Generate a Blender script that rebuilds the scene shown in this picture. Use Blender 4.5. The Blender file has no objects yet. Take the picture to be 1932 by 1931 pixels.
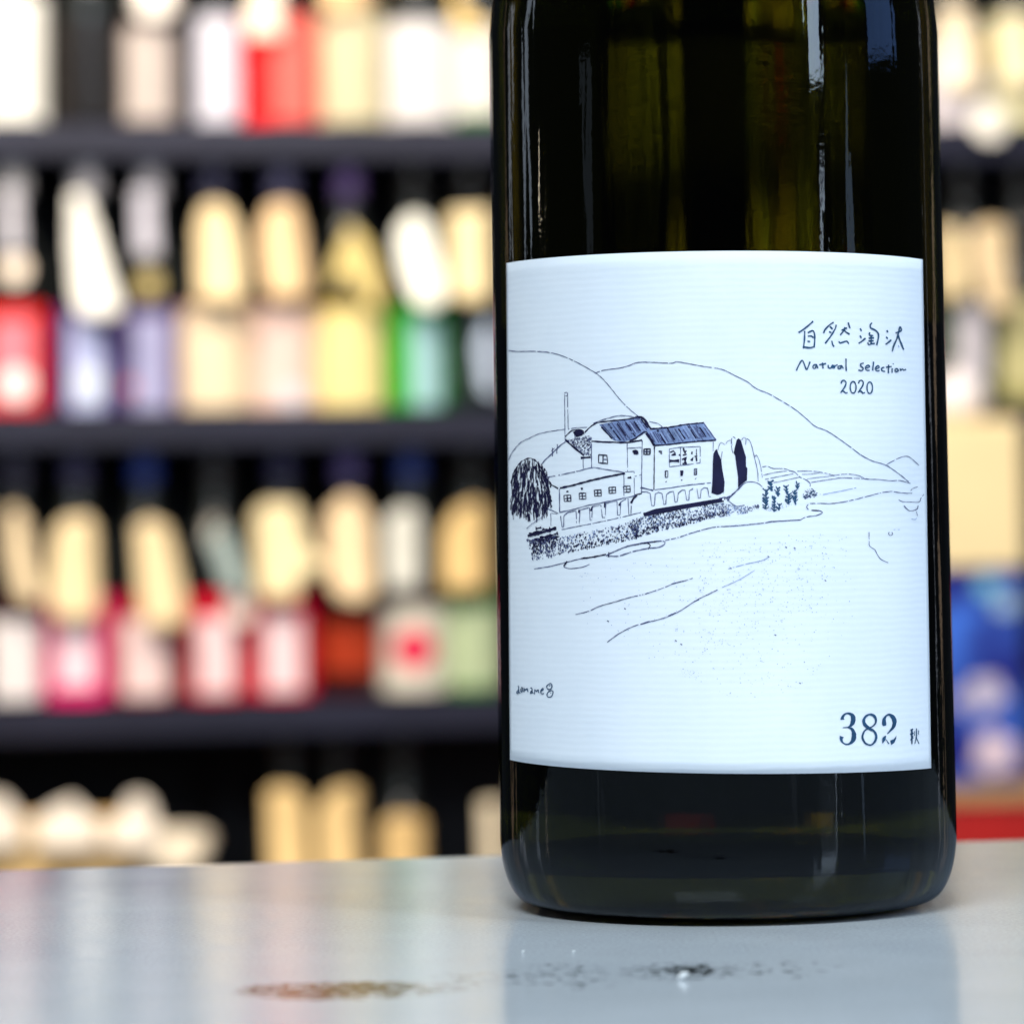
import bpy, bmesh, math, random
from mathutils import Vector, Matrix

random.seed(11)
sc = bpy.context.scene
COL = sc.collection
RAD = math.radians

# ------------------------------------------------------------------ camera
R = 0.039                       # radius of the sake bottle (720 ml)
F_D = 7168.0                    # focal length in pixels of a 1932 px wide picture
K = 2267.0 / 1932.0             # photograph pixels per 1932-wide pixel
DIST = 16.85 * R
CAM = Vector((-0.0538 * DIST, -DIST, 0.0641))
PITCH, ROLL = RAD(5.0), RAD(0.80)
PX, PY = 966.0, 1003.0 - F_D * math.tan(PITCH)      # where the optical axis meets the picture
fwd = Vector((0, math.cos(PITCH), math.sin(PITCH)))
up0 = Vector((0, -math.sin(PITCH), math.cos(PITCH)))
rt0 = Vector((1, 0, 0))
UP = up0 * math.cos(ROLL) + rt0 * math.sin(ROLL)
RT = rt0 * math.cos(ROLL) - up0 * math.sin(ROLL)

cd = bpy.data.cameras.new('camera')
cam = bpy.data.objects.new('camera', cd)
COL.objects.link(cam)
m3 = Matrix((RT, UP, -fwd)).transposed()
cam.matrix_world = Matrix.Translation(CAM) @ m3.to_4x4()
cd.sensor_width = 36.0
cd.sensor_fit = 'HORIZONTAL'
cd.lens = 36.0 * F_D / 1932.0
cd.shift_x = 0.0
cd.shift_y = -(966.0 - PY) / 1932.0
cd.clip_start, cd.clip_end = 0.02, 60.0
cd.dof.use_dof = True
cd.dof.focus_distance = DIST - 0.85 * R
cd.dof.aperture_fstop = cd.lens / 7.2
cd.dof.aperture_blades = 0
sc.camera = cam


def ray(xd, yd):
    """direction of the sight line through a point of the 1932 px wide picture"""
    return (RT * ((xd - PX) / F_D) - UP * ((yd - PY) / F_D) + fwd).normalized()


def on_cylinder(xd, yd, r):
    d = ray(xd, yd)
    a = d.x * d.x + d.y * d.y
    b = CAM.x * d.x + CAM.y * d.y
    c = CAM.x ** 2 + CAM.y ** 2 - r * r
    disc = max(b * b - a * c, 0.0)
    t = (-b - math.sqrt(disc)) / a
    return CAM + d * t


def on_plane(xd, yd, p0, n):
    d = ray(xd, yd)
    return CAM + d * ((p0 - CAM).dot(n) / d.dot(n))


# ------------------------------------------------------------------ world, lamps, exposure
w = bpy.data.worlds.new('World')
sc.world = w
w.use_nodes = True
bg = w.node_tree.nodes['Background']
bg.inputs[0].default_value = (0.75, 0.85, 1.0, 1)
bg.inputs[1].default_value = 0.03


def area(name, loc, aim, sx, sy, watt, colour, spread=180):
    l = bpy.data.lights.new(name, 'AREA')
    l.shape = 'RECTANGLE'
    l.size, l.size_y = sx, sy
    l.energy = watt
    l.color = colour
    l.spread = RAD(spread)
    o = bpy.data.objects.new(name, l)
    COL.objects.link(o)
    o.location = loc
    o.rotation_euler = (Vector(aim) - Vector(loc)).to_track_quat('-Z', 'Y').to_euler()
    return o


area('ceiling_light_over_counter', (-0.35, -1.25, 1.45), (0, 0, 0.06), 0.9, 0.5, 35, (0.82, 0.93, 1.0))
area('ceiling_light_beside_counter', (0.95, -0.75, 1.5), (0, 0, 0.06), 0.5, 0.5, 7, (0.70, 0.88, 1.0))
area('shelf_light', (-0.5, 2.3, 1.75), (-0.3, 3.9, 0.05), 2.6, 0.35, 98, (1.0, 0.86, 0.67))
area('shelf_fill_light', (-0.4, 1.2, 1.75), (-0.2, 3.9, -0.1), 1.8, 0.5, 42, (1.0, 0.94, 0.92))
area('shop_window', (1.88, -1.66, 1.16), (0, 0, 0.9), 0.34, 1.30, 22, (0.74, 0.88, 1.0))
area('shop_window', (2.30, -0.02, 1.06), (0, 0, 0.8), 0.80, 1.10, 7.0, (0.25, 0.46, 1.0))
area('streak_panel', (1.92, -1.50, 0.10), (0, 0, 0.1), 0.035, 0.50, 0.6, (0.8, 0.9, 1.0))  # added panel, mirrored as a thin vertical streak in the bottle
area('streak_panel', (2.20, -0.92, 0.15), (0, 0, 0.1), 0.12, 0.70, 0.55, (0.6, 0.78, 1.0))  # added too, for the dim blue streak beside it
area('streak_panel', (1.20, -2.20, -0.05), (0, 0, 0.1), 0.10, 0.60, 0.10, (0.8, 0.9, 1.0))  # added dim panel for a faint streak near the bottle's middle
area('wall_light', (-2.30, 0.52, 0.34), (0, 0, 0.1), 0.05, 0.06, 0.25, (1.0, 0.80, 0.55))
area('streak_panel', (-2.30, 0.95, 0.60), (0, 0, 0.3), 0.12, 0.70, 0.8, (0.85, 0.92, 1.0))  # added panel, gives the left of the glass a faint grey reflection
area('rim_streak_strip', (-2.35, 2.55, 0.2), (0, 0, 0.1), 0.16, 1.6, 0.55, (1.0, 0.62, 0.36))  # added strips, unseen, that lighten the bottle's dark left rim
area('rim_streak_strip', (-2.40, 1.95, 0.45), (0, 0, 0.1), 0.10, 0.9, 0.5, (0.95, 0.95, 1.0))
area('rim_streak_strip', (2.25, 2.55, 0.2), (0, 0, 0.1), 0.12, 1.6, 0.55, (1.0, 0.66, 0.40))  # the same added strips for the right rim of the bottle
area('rim_streak_strip', (2.60, 2.05, 0.3), (0, 0, 0.1), 0.08, 1.2, 0.35, (0.95, 0.95, 1.0))
area('streak_panel', (-1.95, -0.75, 0.0), (0, 0, 0.1), 0.10, 1.0, 0.16, (0.8, 0.9, 1.0))  # added weak panel for one more streak on the left

sc.view_settings.view_transform = 'Standard'
sc.view_settings.look = 'None'
sc.view_settings.exposure = 0.0
sc.view_settings.gamma = 1.0
sc.view_settings.use_curve_mapping = False
sc.render.engine = 'CYCLES'
sc.cycles.max_bounces = 10
sc.cycles.transmission_bounces = 8
sc.cycles.glossy_bounces = 4
sc.cycles.diffuse_bounces = 3
sc.cycles.sample_clamp_indirect = 4.0
sc.cycles.use_denoising = True
sc.cycles.caustics_reflective = False
sc.cycles.caustics_refractive = False


# ------------------------------------------------------------------ materials
def mat(name, col, rough=0.6, spec=0.5, var=0.06, scale=30.0, metal=0.0, coat=0.0, bump=0.0, bscale=200.0, emit=None):
    m = bpy.data.materials.new(name)
    m.use_nodes = True
    nt = m.node_tree
    p = nt.nodes['Principled BSDF']
    p.inputs['Roughness'].default_value = rough
    p.inputs['Specular IOR Level'].default_value = spec
    p.inputs['Metallic'].default_value = metal
    p.inputs['Coat Weight'].default_value = coat
    p.inputs['Coat Roughness'].default_value = 0.08
    tc = nt.nodes.new('ShaderNodeTexCoord')
    if var > 0:
        n = nt.nodes.new('ShaderNodeTexNoise')
        n.inputs['Scale'].default_value = scale
        n.inputs['Detail'].default_value = 4
        nt.links.new(tc.outputs['Object'], n.inputs['Vector'])
        r = nt.nodes.new('ShaderNodeValToRGB')
        r.color_ramp.elements[0].position = 0.3
        r.color_ramp.elements[1].position = 0.7
        r.color_ramp.elements[0].color = tuple(c * (1 - var) for c in col) + (1,)
        r.color_ramp.elements[1].color = tuple(min(1, c * (1 + var)) for c in col) + (1,)
        nt.links.new(n.outputs['Fac'], r.inputs['Fac'])
        nt.links.new(r.outputs['Color'], p.inputs['Base Color'])
    else:
        p.inputs['Base Color'].default_value = tuple(col) + (1,)
    if bump > 0:
        n2 = nt.nodes.new('ShaderNodeTexNoise')
        n2.inputs['Scale'].default_value = bscale
        nt.links.new(tc.outputs['Object'], n2.inputs['Vector'])
        b = nt.nodes.new('ShaderNodeBump')
        b.inputs['Strength'].default_value = bump
        b.inputs['Distance'].default_value = 0.001
        nt.links.new(n2.outputs['Fac'], b.inputs['Height'])
        nt.links.new(b.outputs['Normal'], p.inputs['Normal'])
    return m


_mc = {}


def cmat(kind, col):
    """paper, glass or plastic of one colour, made once"""
    k = (kind,) + tuple(round(c, 3) for c in col)
    if k not in _mc:
        if kind == 'paper':
            _mc[k] = mat('paper', col, 0.75, 0.3, 0.05, 25)
        elif kind == 'glass':
            _mc[k] = mat('coloured_glass', col, 0.16, 0.35, 0.10, 20, coat=0.12)
        else:
            _mc[k] = mat('cap_plastic', col, 0.35, 0.5, 0.05, 40)
    return _mc[k]


# ------------------------------------------------------------------ mesh helpers
def mesh_obj(name, verts, faces, material, parent=None, smooth=False, uv=None):
    me = bpy.data.meshes.new(name)
    me.from_pydata([tuple(v) for v in verts], [], faces)
    me.update()
    if smooth:
        for p in me.polygons:
            p.use_smooth = True
    if material:
        me.materials.append(material)
    o = bpy.data.objects.new(name, me)
    COL.objects.link(o)
    if parent:
        o.parent = parent
    return o


def tag(o, label=None, cat=None, group=None, kind=None):
    if label: o['label'] = label
    if cat: o['category'] = cat
    if group: o['group'] = group
    if kind: o['kind'] = kind
    return o


def empty(name, loc, rz=0.0):
    o = bpy.data.objects.new(name, None)
    COL.objects.link(o)
    o.location = loc
    o.rotation_euler = (0, 0, rz)
    o.empty_display_size = 0.02
    return o


def lathe(name, prof, material, parent=None, n=64, cap_ends=True):
    vs, fs = [], []
    for (r, z) in prof:
        for k in range(n):
            a = 2 * math.pi * k / n
            vs.append((r * math.cos(a), r * math.sin(a), z))
    for i in range(len(prof) - 1):
        for k in range(n):
            k2 = (k + 1) % n
            fs.append((i * n + k, i * n + k2, (i + 1) * n + k2, (i + 1) * n + k))
    if cap_ends:
        fs.append(tuple(reversed(range(n))))
        fs.append(tuple((len(prof) - 1) * n + k for k in range(n)))
    return mesh_obj(name, vs, fs, material, parent, smooth=True)


def box(name, x0, x1, y0, y1, z0, z1, material, parent=None, bevel=0.0):
    bm = bmesh.new()
    bmesh.ops.create_cube(bm, size=1.0)
    for v in bm.verts:
        v.co = Vector((x0 + (v.co.x + .5) * (x1 - x0), y0 + (v.co.y + .5) * (y1 - y0), z0 + (v.co.z + .5) * (z1 - z0)))
    if bevel:
        bmesh.ops.bevel(bm, geom=bm.edges[:], offset=bevel, segments=3, affect='EDGES')
    me = bpy.data.meshes.new(name)
    bm.to_mesh(me); bm.free()
    me.materials.append(material)
    o = bpy.data.objects.new(name, me)
    COL.objects.link(o)
    if parent: o.parent = parent
    return o


def arc_label(name, r, t0, t1, z0, z1, material, parent, n=20, thick=0.0004):
    """a paper label wrapped round a bottle: front, back and edges"""
    vs, fs = [], []
    for i in range(n + 1):
        t = t0 + (t1 - t0) * i / n
        for rr in (r, r + thick):
            for z in (z0, z1):
                vs.append((rr * math.sin(t), -rr * math.cos(t), z))
    for i in range(n):
        a, b = i * 4, (i + 1) * 4
        fs += [(a + 2, b + 2, b + 3, a + 3), (a + 1, b + 1, b, a), (a, b, b + 2, a + 2), (a + 3, b + 3, b + 1, a + 1)]
    fs += [(0, 2, 3, 1), (n * 4 + 1, n * 4 + 3, n * 4 + 2, n * 4)]
    return mesh_obj(name, vs, fs, material, parent, smooth=False)


# ------------------------------------------------------------------ counter
def counter_material():
    m = bpy.data.materials.new('polished_stone')
    m.use_nodes = True
    nt = m.node_tree
    L = nt.links.new
    p = nt.nodes['Principled BSDF']
    tc = nt.nodes.new('ShaderNodeTexCoord')
    big = nt.nodes.new('ShaderNodeTexNoise')
    big.inputs['Scale'].default_value = 22
    big.inputs['Detail'].default_value = 6
    big.inputs['Distortion'].default_value = 0.4
    L(tc.outputs['Object'], big.inputs['Vector'])
    r = nt.nodes.new('ShaderNodeValToRGB')
    r.color_ramp.elements[0].position = 0.3
    r.color_ramp.elements[1].position = 0.72
    r.color_ramp.elements[0].color = (0.74, 0.79, 0.84, 1)
    r.color_ramp.elements[1].color = (0.84, 0.88, 0.92, 1)
    L(big.outputs['Fac'], r.inputs['Fac'])

    def patch(cx, cy, rx, ry, scale, lo, hi, colour, prev, strength, seed):
        mp = nt.nodes.new('ShaderNodeMapping')
        mp.inputs['Location'].default_value = (-cx / rx, -cy / ry, 0)
        mp.inputs['Scale'].default_value = (1 / rx, 1 / ry, 0)
        L(tc.outputs['Object'], mp.inputs['Vector'])
        ln = nt.nodes.new('ShaderNodeVectorMath'); ln.operation = 'LENGTH'
        L(mp.outputs['Vector'], ln.inputs[0])
        fall = nt.nodes.new('ShaderNodeMapRange')
        fall.inputs['From Min'].default_value = 1.0
        fall.inputs['From Max'].default_value = 0.15
        L(ln.outputs['Value'], fall.inputs['Value'])
        mp2 = nt.nodes.new('ShaderNodeMapping')
        mp2.inputs['Location'].default_value = (seed, seed * 2.1, 0)
        mp2.inputs['Scale'].default_value = (1.0, 1.0, 1.0)
        L(tc.outputs['Object'], mp2.inputs['Vector'])
        ns = nt.nodes.new('ShaderNodeTexNoise')
        ns.inputs['Scale'].default_value = scale
        ns.inputs['Detail'].default_value = 8
        ns.inputs['Roughness'].default_value = 0.68
        L(mp2.outputs['Vector'], ns.inputs['Vector'])
        mul = nt.nodes.new('ShaderNodeMath'); mul.operation = 'MULTIPLY'
        L(fall.outputs['Result'], mul.inputs[0])
        sub = nt.nodes.new('ShaderNodeMapRange')
        sub.inputs['From Min'].default_value = lo
        sub.inputs['From Max'].default_value = hi
        L(ns.outputs['Fac'], sub.inputs['Value'])
        L(sub.outputs['Result'], mul.inputs[1])
        ml = nt.nodes.new('ShaderNodeMath'); ml.operation = 'MULTIPLY'
        ml.use_clamp = True
        L(mul.outputs[0], ml.inputs[0])
        ml.inputs[1].default_value = strength
        mx = nt.nodes.new('ShaderNodeMix'); mx.data_type = 'RGBA'
        L(ml.outputs[0], mx.inputs['Factor'])
        L(prev, mx.inputs['A'])
        mx.inputs['B'].default_value = colour + (1,)
        return mx.outputs['Result']

    def spot(xd, yd):
        q = on_plane(xd, yd, Vector((0, 0, 0)), Vector((0, 0, 1)))
        return q.x, q.y
    out = r.outputs['Color']
    for (xd, yd, wx, wy, scale, lo, hi, c, s, sd) in (
            (655, 1868, 230, 20, 420, 0.46, 0.62, (0.15, 0.085, 0.04), 4.0, 1.3),
            (520, 1866, 80, 14, 700, 0.48, 0.62, (0.03, 0.025, 0.02), 5.0, 4.4),
            (690, 1862, 110, 12, 600, 0.46, 0.62, (0.045, 0.025, 0.012), 6.0, 7.7),
            (600, 1876, 90, 12, 600, 0.48, 0.62, (0.08, 0.045, 0.02), 5.5, 8.8),
            (1290, 1832, 130, 20, 520, 0.50, 0.64, (0.03, 0.035, 0.03), 3.4, 2.9),
            (1300, 1830, 55, 10, 700, 0.45, 0.60, (0.015, 0.018, 0.016), 5.0, 9.2),
            (1060, 1842, 150, 30, 420, 0.54, 0.66, (0.07, 0.08, 0.075), 3, 5.1),
            (1450, 1830, 170, 22, 420, 0.55, 0.68, (0.10, 0.11, 0.10), 2.6, 3.6),
            (880, 1850, 110, 20, 420, 0.53, 0.70, (0.12, 0.10, 0.08), 2, 6.2)):
        cx, cy = spot(xd, yd)
        x1, _ = spot(xd + wx, yd)
        _, y1 = spot(xd, yd - wy)
        _, y2 = spot(xd, yd + wy)
        out = patch(cx, (y1 + y2) / 2, abs(x1 - cx), abs(y1 - y2) / 2, scale, lo, hi, c, out, s, sd)
    sp = nt.nodes.new('ShaderNodeTexNoise')            # fine crystal grain of the stone
    sp.inputs['Scale'].default_value = 1500
    sp.inputs['Detail'].default_value = 4
    sp.inputs['Roughness'].default_value = 0.8
    L(tc.outputs['Object'], sp.inputs['Vector'])
    sr = nt.nodes.new('ShaderNodeMapRange')
    sr.inputs['From Min'].default_value = 0.3
    sr.inputs['From Max'].default_value = 0.7
    sr.inputs['To Min'].default_value = 0.72
    sr.inputs['To Max'].default_value = 1.08
    L(sp.outputs['Fac'], sr.inputs['Value'])
    mg = nt.nodes.new('ShaderNodeMix'); mg.data_type = 'RGBA'; mg.blend_type = 'MULTIPLY'
    mg.inputs['Factor'].default_value = 1.0
    L(out, mg.inputs['A'])
    L(sr.outputs['Result'], mg.inputs['B'])
    L(mg.outputs['Result'], p.inputs['Base Color'])
    p.inputs['Specular IOR Level'].default_value = 0.34
    rn = nt.nodes.new('ShaderNodeTexNoise')
    rn.inputs['Scale'].default_value = 60
    rn.inputs['Detail'].default_value = 5
    L(tc.outputs['Object'], rn.inputs['Vector'])
    rr = nt.nodes.new('ShaderNodeMapRange')
    rr.inputs['To Min'].default_value = 0.11
    rr.inputs['To Max'].default_value = 0.19
    L(rn.outputs['Fac'], rr.inputs['Value'])
    L(rr.outputs['Result'], p.inputs['Roughness'])
    fine = nt.nodes.new('ShaderNodeTexNoise')
    fine.inputs['Scale'].default_value = 900
    fine.inputs['Detail'].default_value = 3
    L(tc.outputs['Object'], fine.inputs['Vector'])
    b = nt.nodes.new('ShaderNodeBump')
    b.inputs['Strength'].default_value = 0.05
    b.inputs['Distance'].default_value = 0.0003
    L(fine.outputs['Fac'], b.inputs['Height'])
    L(b.outputs['Normal'], p.inputs['Normal'])
    return m


ZUP = Vector((0, 0, 1))
eL = on_plane(0, 1640, Vector((0, 0, 0)), ZUP)
eR = on_plane(1900, 1583, Vector((0, 0, 0)), ZUP)
slope = (eR.y - eL.y) / (eR.x - eL.x)
yc = eL.y - slope * eL.x
x0, x1 = -1.1, 1.1
top_pts = [(x0, -0.60), (x1, -0.60), (x1, yc + slope * x1), (x0, yc + slope * x0)]
bm = bmesh.new()
lo = [bm.verts.new((x, y, -0.04)) for x, y in top_pts]
hi = [bm.verts.new((x, y, 0.0)) for x, y in top_pts]
bm.faces.new(hi)
bm.faces.new(list(reversed(lo)))
for i in range(4):
    j = (i + 1) % 4
    bm.faces.new((lo[i], lo[j], hi[j], hi[i]))
bmesh.ops.bevel(bm, geom=[e for e in bm.edges if all(v.co.z > -0.01 for v in e.verts)], offset=0.0025, segments=3, affect='EDGES')
me = bpy.data.meshes.new('counter')
bm.to_mesh(me); bm.free()
me.materials.append(counter_material())
counter = bpy.data.objects.new('counter', me)
COL.objects.link(counter)
tag(counter, 'pale grey polished stone counter top with brown and black mineral flecks', 'counter', kind='structure')

# ------------------------------------------------------------------ the sake bottle
def glass_material():
    m = bpy.data.materials.new('dark_green_glass')
    m.use_nodes = True
    nt = m.node_tree
    L = nt.links.new
    for n in list(nt.nodes):
        if n.type != 'OUTPUT_MATERIAL':
            nt.nodes.remove(n)
    out = nt.nodes['Material Output']
    rf = nt.nodes.new('ShaderNodeBsdfRefraction')
    rf.inputs['IOR'].default_value = 1.5
    rf.inputs['Roughness'].default_value = 0.12
    rf.inputs['Color'].default_value = (0.225, 0.225, 0.055, 1)
    gl = nt.nodes.new('ShaderNodeBsdfGlossy')
    gl.inputs['Roughness'].default_value = 0.03
    gl.inputs['Color'].default_value = (0.42, 0.46, 0.52, 1)
    fz = nt.nodes.new('ShaderNodeFresnel')
    fz.inputs['IOR'].default_value = 1.5
    g = nt.nodes.new('ShaderNodeMixShader')
    L(fz.outputs[0], g.inputs[0])
    L(rf.outputs[0], g.inputs[1])
    L(gl.outputs[0], g.inputs[2])
    tc = nt.nodes.new('ShaderNodeTexCoord')
    mp = nt.nodes.new('ShaderNodeMapping')
    mp.inputs['Scale'].default_value = (1, 1, 0.055)
    L(tc.outputs['Object'], mp.inputs['Vector'])
    n1 = nt.nodes.new('ShaderNodeTexNoise')           # drawn-glass waviness, long in the vertical
    n1.inputs['Scale'].default_value = 130
    n1.inputs['Detail'].default_value = 3
    L(mp.outputs['Vector'], n1.inputs['Vector'])
    n2 = nt.nodes.new('ShaderNodeTexNoise')           # fine orange peel
    n2.inputs['Scale'].default_value = 700
    L(tc.outputs['Object'], n2.inputs['Vector'])
    b1 = nt.nodes.new('ShaderNodeBump')
    b1.inputs['Strength'].default_value = 0.5
    b1.inputs['Distance'].default_value = 0.0006
    L(n1.outputs['Fac'], b1.inputs['Height'])
    b2 = nt.nodes.new('ShaderNodeBump')
    b2.inputs['Strength'].default_value = 0.04
    b2.inputs['Distance'].default_value = 0.0003
    L(n2.outputs['Fac'], b2.inputs['Height'])
    L(b1.outputs['Normal'], b2.inputs['Normal'])
    for nd in (rf, gl, fz):
        L(b2.outputs['Normal'], nd.inputs['Normal'])
    L(g.outputs[0], out.inputs['Surface'])
    return m


def liquid_material():
    m = bpy.data.materials.new('sake_in_green_glass')
    m.use_nodes = True
    nt = m.node_tree
    for n in list(nt.nodes):
        if n.type != 'OUTPUT_MATERIAL':
            nt.nodes.remove(n)
    g = nt.nodes.new('ShaderNodeBsdfGlass')
    g.inputs['IOR'].default_value = 1.36 / 1.5
    g.inputs['Roughness'].default_value = 0.0
    g.inputs['Color'].default_value = (0.85, 0.88, 0.6, 1)
    nt.links.new(g.outputs[0], nt.nodes['Material Output'].inputs['Surface'])
    return m


def paper_label_material():
    m = bpy.data.materials.new('laid_paper')
    m.use_nodes = True
    nt = m.node_tree
    L = nt.links.new
    p = nt.nodes['Principled BSDF']
    p.inputs['Roughness'].default_value = 0.8
    p.inputs['Specular IOR Level'].default_value = 0.25
    tc = nt.nodes.new('ShaderNodeTexCoord')
    wv = nt.nodes.new('ShaderNodeTexWave')
    wv.wave_type = 'BANDS'; wv.bands_direction = 'Z'
    wv.inputs['Scale'].default_value = 285.0           # about 0.9 ribs in a millimetre
    wv.inputs['Distortion'].default_value = 2.2
    wv.inputs['Detail'].default_value = 2
    wv.inputs['Detail Scale'].default_value = 0.6
    L(tc.outputs['Object'], wv.inputs['Vector'])
    n = nt.nodes.new('ShaderNodeTexNoise')
    n.inputs['Scale'].default_value = 900
    n.inputs['Detail'].default_value = 5
    L(tc.outputs['Object'], n.inputs['Vector'])
    ad = nt.nodes.new('ShaderNodeMath'); ad.operation = 'MULTIPLY_ADD'
    L(n.outputs['Fac'], ad.inputs[0]); ad.inputs[1].default_value = 0.7
    L(wv.outputs['Fac'], ad.inputs[2])
    b = nt.nodes.new('ShaderNodeBump')
    b.inputs['Strength'].default_value = 0.16
    b.inputs['Distance'].default_value = 0.00010
    L(ad.outputs[0], b.inputs['Height'])
    L(b.outputs['Normal'], p.inputs['Normal'])
    r = nt.nodes.new('ShaderNodeValToRGB')
    n3 = nt.nodes.new('ShaderNodeTexNoise')
    n3.inputs['Scale'].default_value = 40
    n3.inputs['Detail'].default_value = 8
    n3.inputs['Roughness'].default_value = 0.7
    L(tc.outputs['Object'], n3.inputs['Vector'])
    r.color_ramp.elements[0].position = 0.3
    r.color_ramp.elements[1].position = 0.7
    r.color_ramp.elements[0].color = (0.77, 0.83, 0.91, 1)
    r.color_ramp.elements[1].color = (0.84, 0.885, 0.945, 1)
    L(n3.outputs['Fac'], r.inputs['Fac'])
    L(r.outputs['Color'], p.inputs['Base Color'])
    return m


bottle = empty('sake_bottle', (0, 0, 0.0006))
tag(bottle, 'large dark green glass sake bottle with white landscape label, standing on the stone counter', 'bottle')

body_prof = [(0.0, 0.0065), (0.018, 0.0055), (0.026, 0.0030), (0.0312, 0.0006), (0.0322, 0.0), (0.0334, 0.0004)]
for i in range(1, 13):
    a = math.pi / 2 * i / 12
    body_prof.append((0.0334 + (R - 0.0334) * math.sin(a) ** 0.9, 0.0004 + 0.0120 * (1 - math.cos(a))))
for i in range(1, 8):
    body_prof.append((R, 0.0124 + (0.1485 - 0.0124) * i / 7))
for i in range(1, 11):
    t = i / 10
    body_prof.append((0.0145 + (R - 0.0145) * (0.5 + 0.5 * math.cos(math.pi * t)) ** 0.86, 0.1485 + 0.062 * t))
body_prof += [(0.0138, 0.215), (0.0134, 0.270), (0.0150, 0.272), (0.0152, 0.279), (0.0135, 0.281), (0.0135, 0.288)]
gm = glass_material()
body = lathe('body', body_prof, gm, bottle, n=160)
WALL = 0.0030
liq_prof = [(0.0, 0.0115), (0.018, 0.0105), (0.028, 0.0075), (0.0320, 0.0080), (0.0345, 0.0105), (R - WALL - 0.0005, 0.0160)]
for i in range(0, 8):
    liq_prof.append((R - WALL, 0.020 + (0.1480 - 0.020) * i / 7))
for i in range(1, 11):
    t = i / 10
    liq_prof.append((0.0112 + (R - WALL - 0.0112) * (0.5 + 0.5 * math.cos(math.pi * t)) ** 0.86, 0.1480 + 0.0605 * t))
liq_prof += [(0.0108, 0.2145), (0.0106, 0.236)]
liq = lathe('sake', liq_prof, liquid_material(), bottle, n=128)
capm = mat('gold_cap_metal', (0.35, 0.27, 0.12), 0.35, 0.5, 0.05, 60, metal=0.8)
cap = lathe('cap', [(0.0158, 0.262), (0.0160, 0.2625), (0.0160, 0.294), (0.0150, 0.2955), (0.0, 0.2955)], capm, bottle, n=64)

# label: paper sheet wrapped on the glass, its corners a little out of true
paper = paper_label_material()
RL = R + 0.00018
LABZ = 0.0006


def cyl(xd, yd, r=RL):
    q = on_cylinder(xd, yd, r)
    return math.atan2(q.x, -q.y), q.z - LABZ


c00, c10 = cyl(962, 1433), cyl(1757, 1449)
c01, c11 = cyl(955, 497), cyl(1741, 490)
zt_mid, zb_mid = cyl(1335, 474)[1], cyl(1415, 1458)[1]
NX, NZ = 90, 40
lv, lf = [], []
for j in range(NZ + 1):
    v = j / NZ
    for i in range(NX + 1):
        u = i / NX
        t = (c00[0] * (1 - u) + c10[0] * u) * (1 - v) + (c01[0] * (1 - u) + c11[0] * u) * v
        zb = c00[1] * (1 - u) + c10[1] * u
        zt = c01[1] * (1 - u) + c11[1] * u
        s = 4 * u * (1 - u)
        zb += (zb_mid - (c00[1] + c10[1]) / 2) * s
        zt += (zt_mid - (c01[1] + c11[1]) / 2) * s
        z = zb * (1 - v) + zt * v
        lv.append((RL * math.sin(t), -RL * math.cos(t), z))
for j in range(NZ):
    for i in range(NX):
        a = j * (NX + 1) + i
        lf.append((a, a + 1, a + NX + 2, a + NX + 1))
label = mesh_obj('front_label', lv, lf, paper, bottle, smooth=True)
sm = label.modifiers.new('thickness', 'SOLIDIFY')
sm.thickness = 0.00014
sm.offset = -1
label['label'] = 'white laid-paper label with an ink drawing of a brewery below hills'

back = arc_label('back_label', R + 0.00012, math.pi - 0.75, math.pi + 0.75, 0.0128, 0.100, cmat('paper', (0.6, 0.6, 0.58)), bottle, n=28, thick=0.00014)

# ------------------------------------------------------------------ print on the label: inked ribbons that lie on the paper
def ink(name, c):
    return mat(name, c, 0.7, 0.2, 0.25, 400)


INK = {'dark': ink('ink_dark', (0.010, 0.010, 0.045)), 'line': ink('ink_line', (0.075, 0.09, 0.20)),
       'faint': ink('ink_faint', (0.30, 0.38, 0.60)), 'wash': ink('ink_wash', (0.20, 0.27, 0.48)),
       'blue': ink('ink_blue', (0.02, 0.07, 0.15)), 'spot': ink('ink_spot', (0.36, 0.44, 0.64))}
rnd = random.Random(5)


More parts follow.
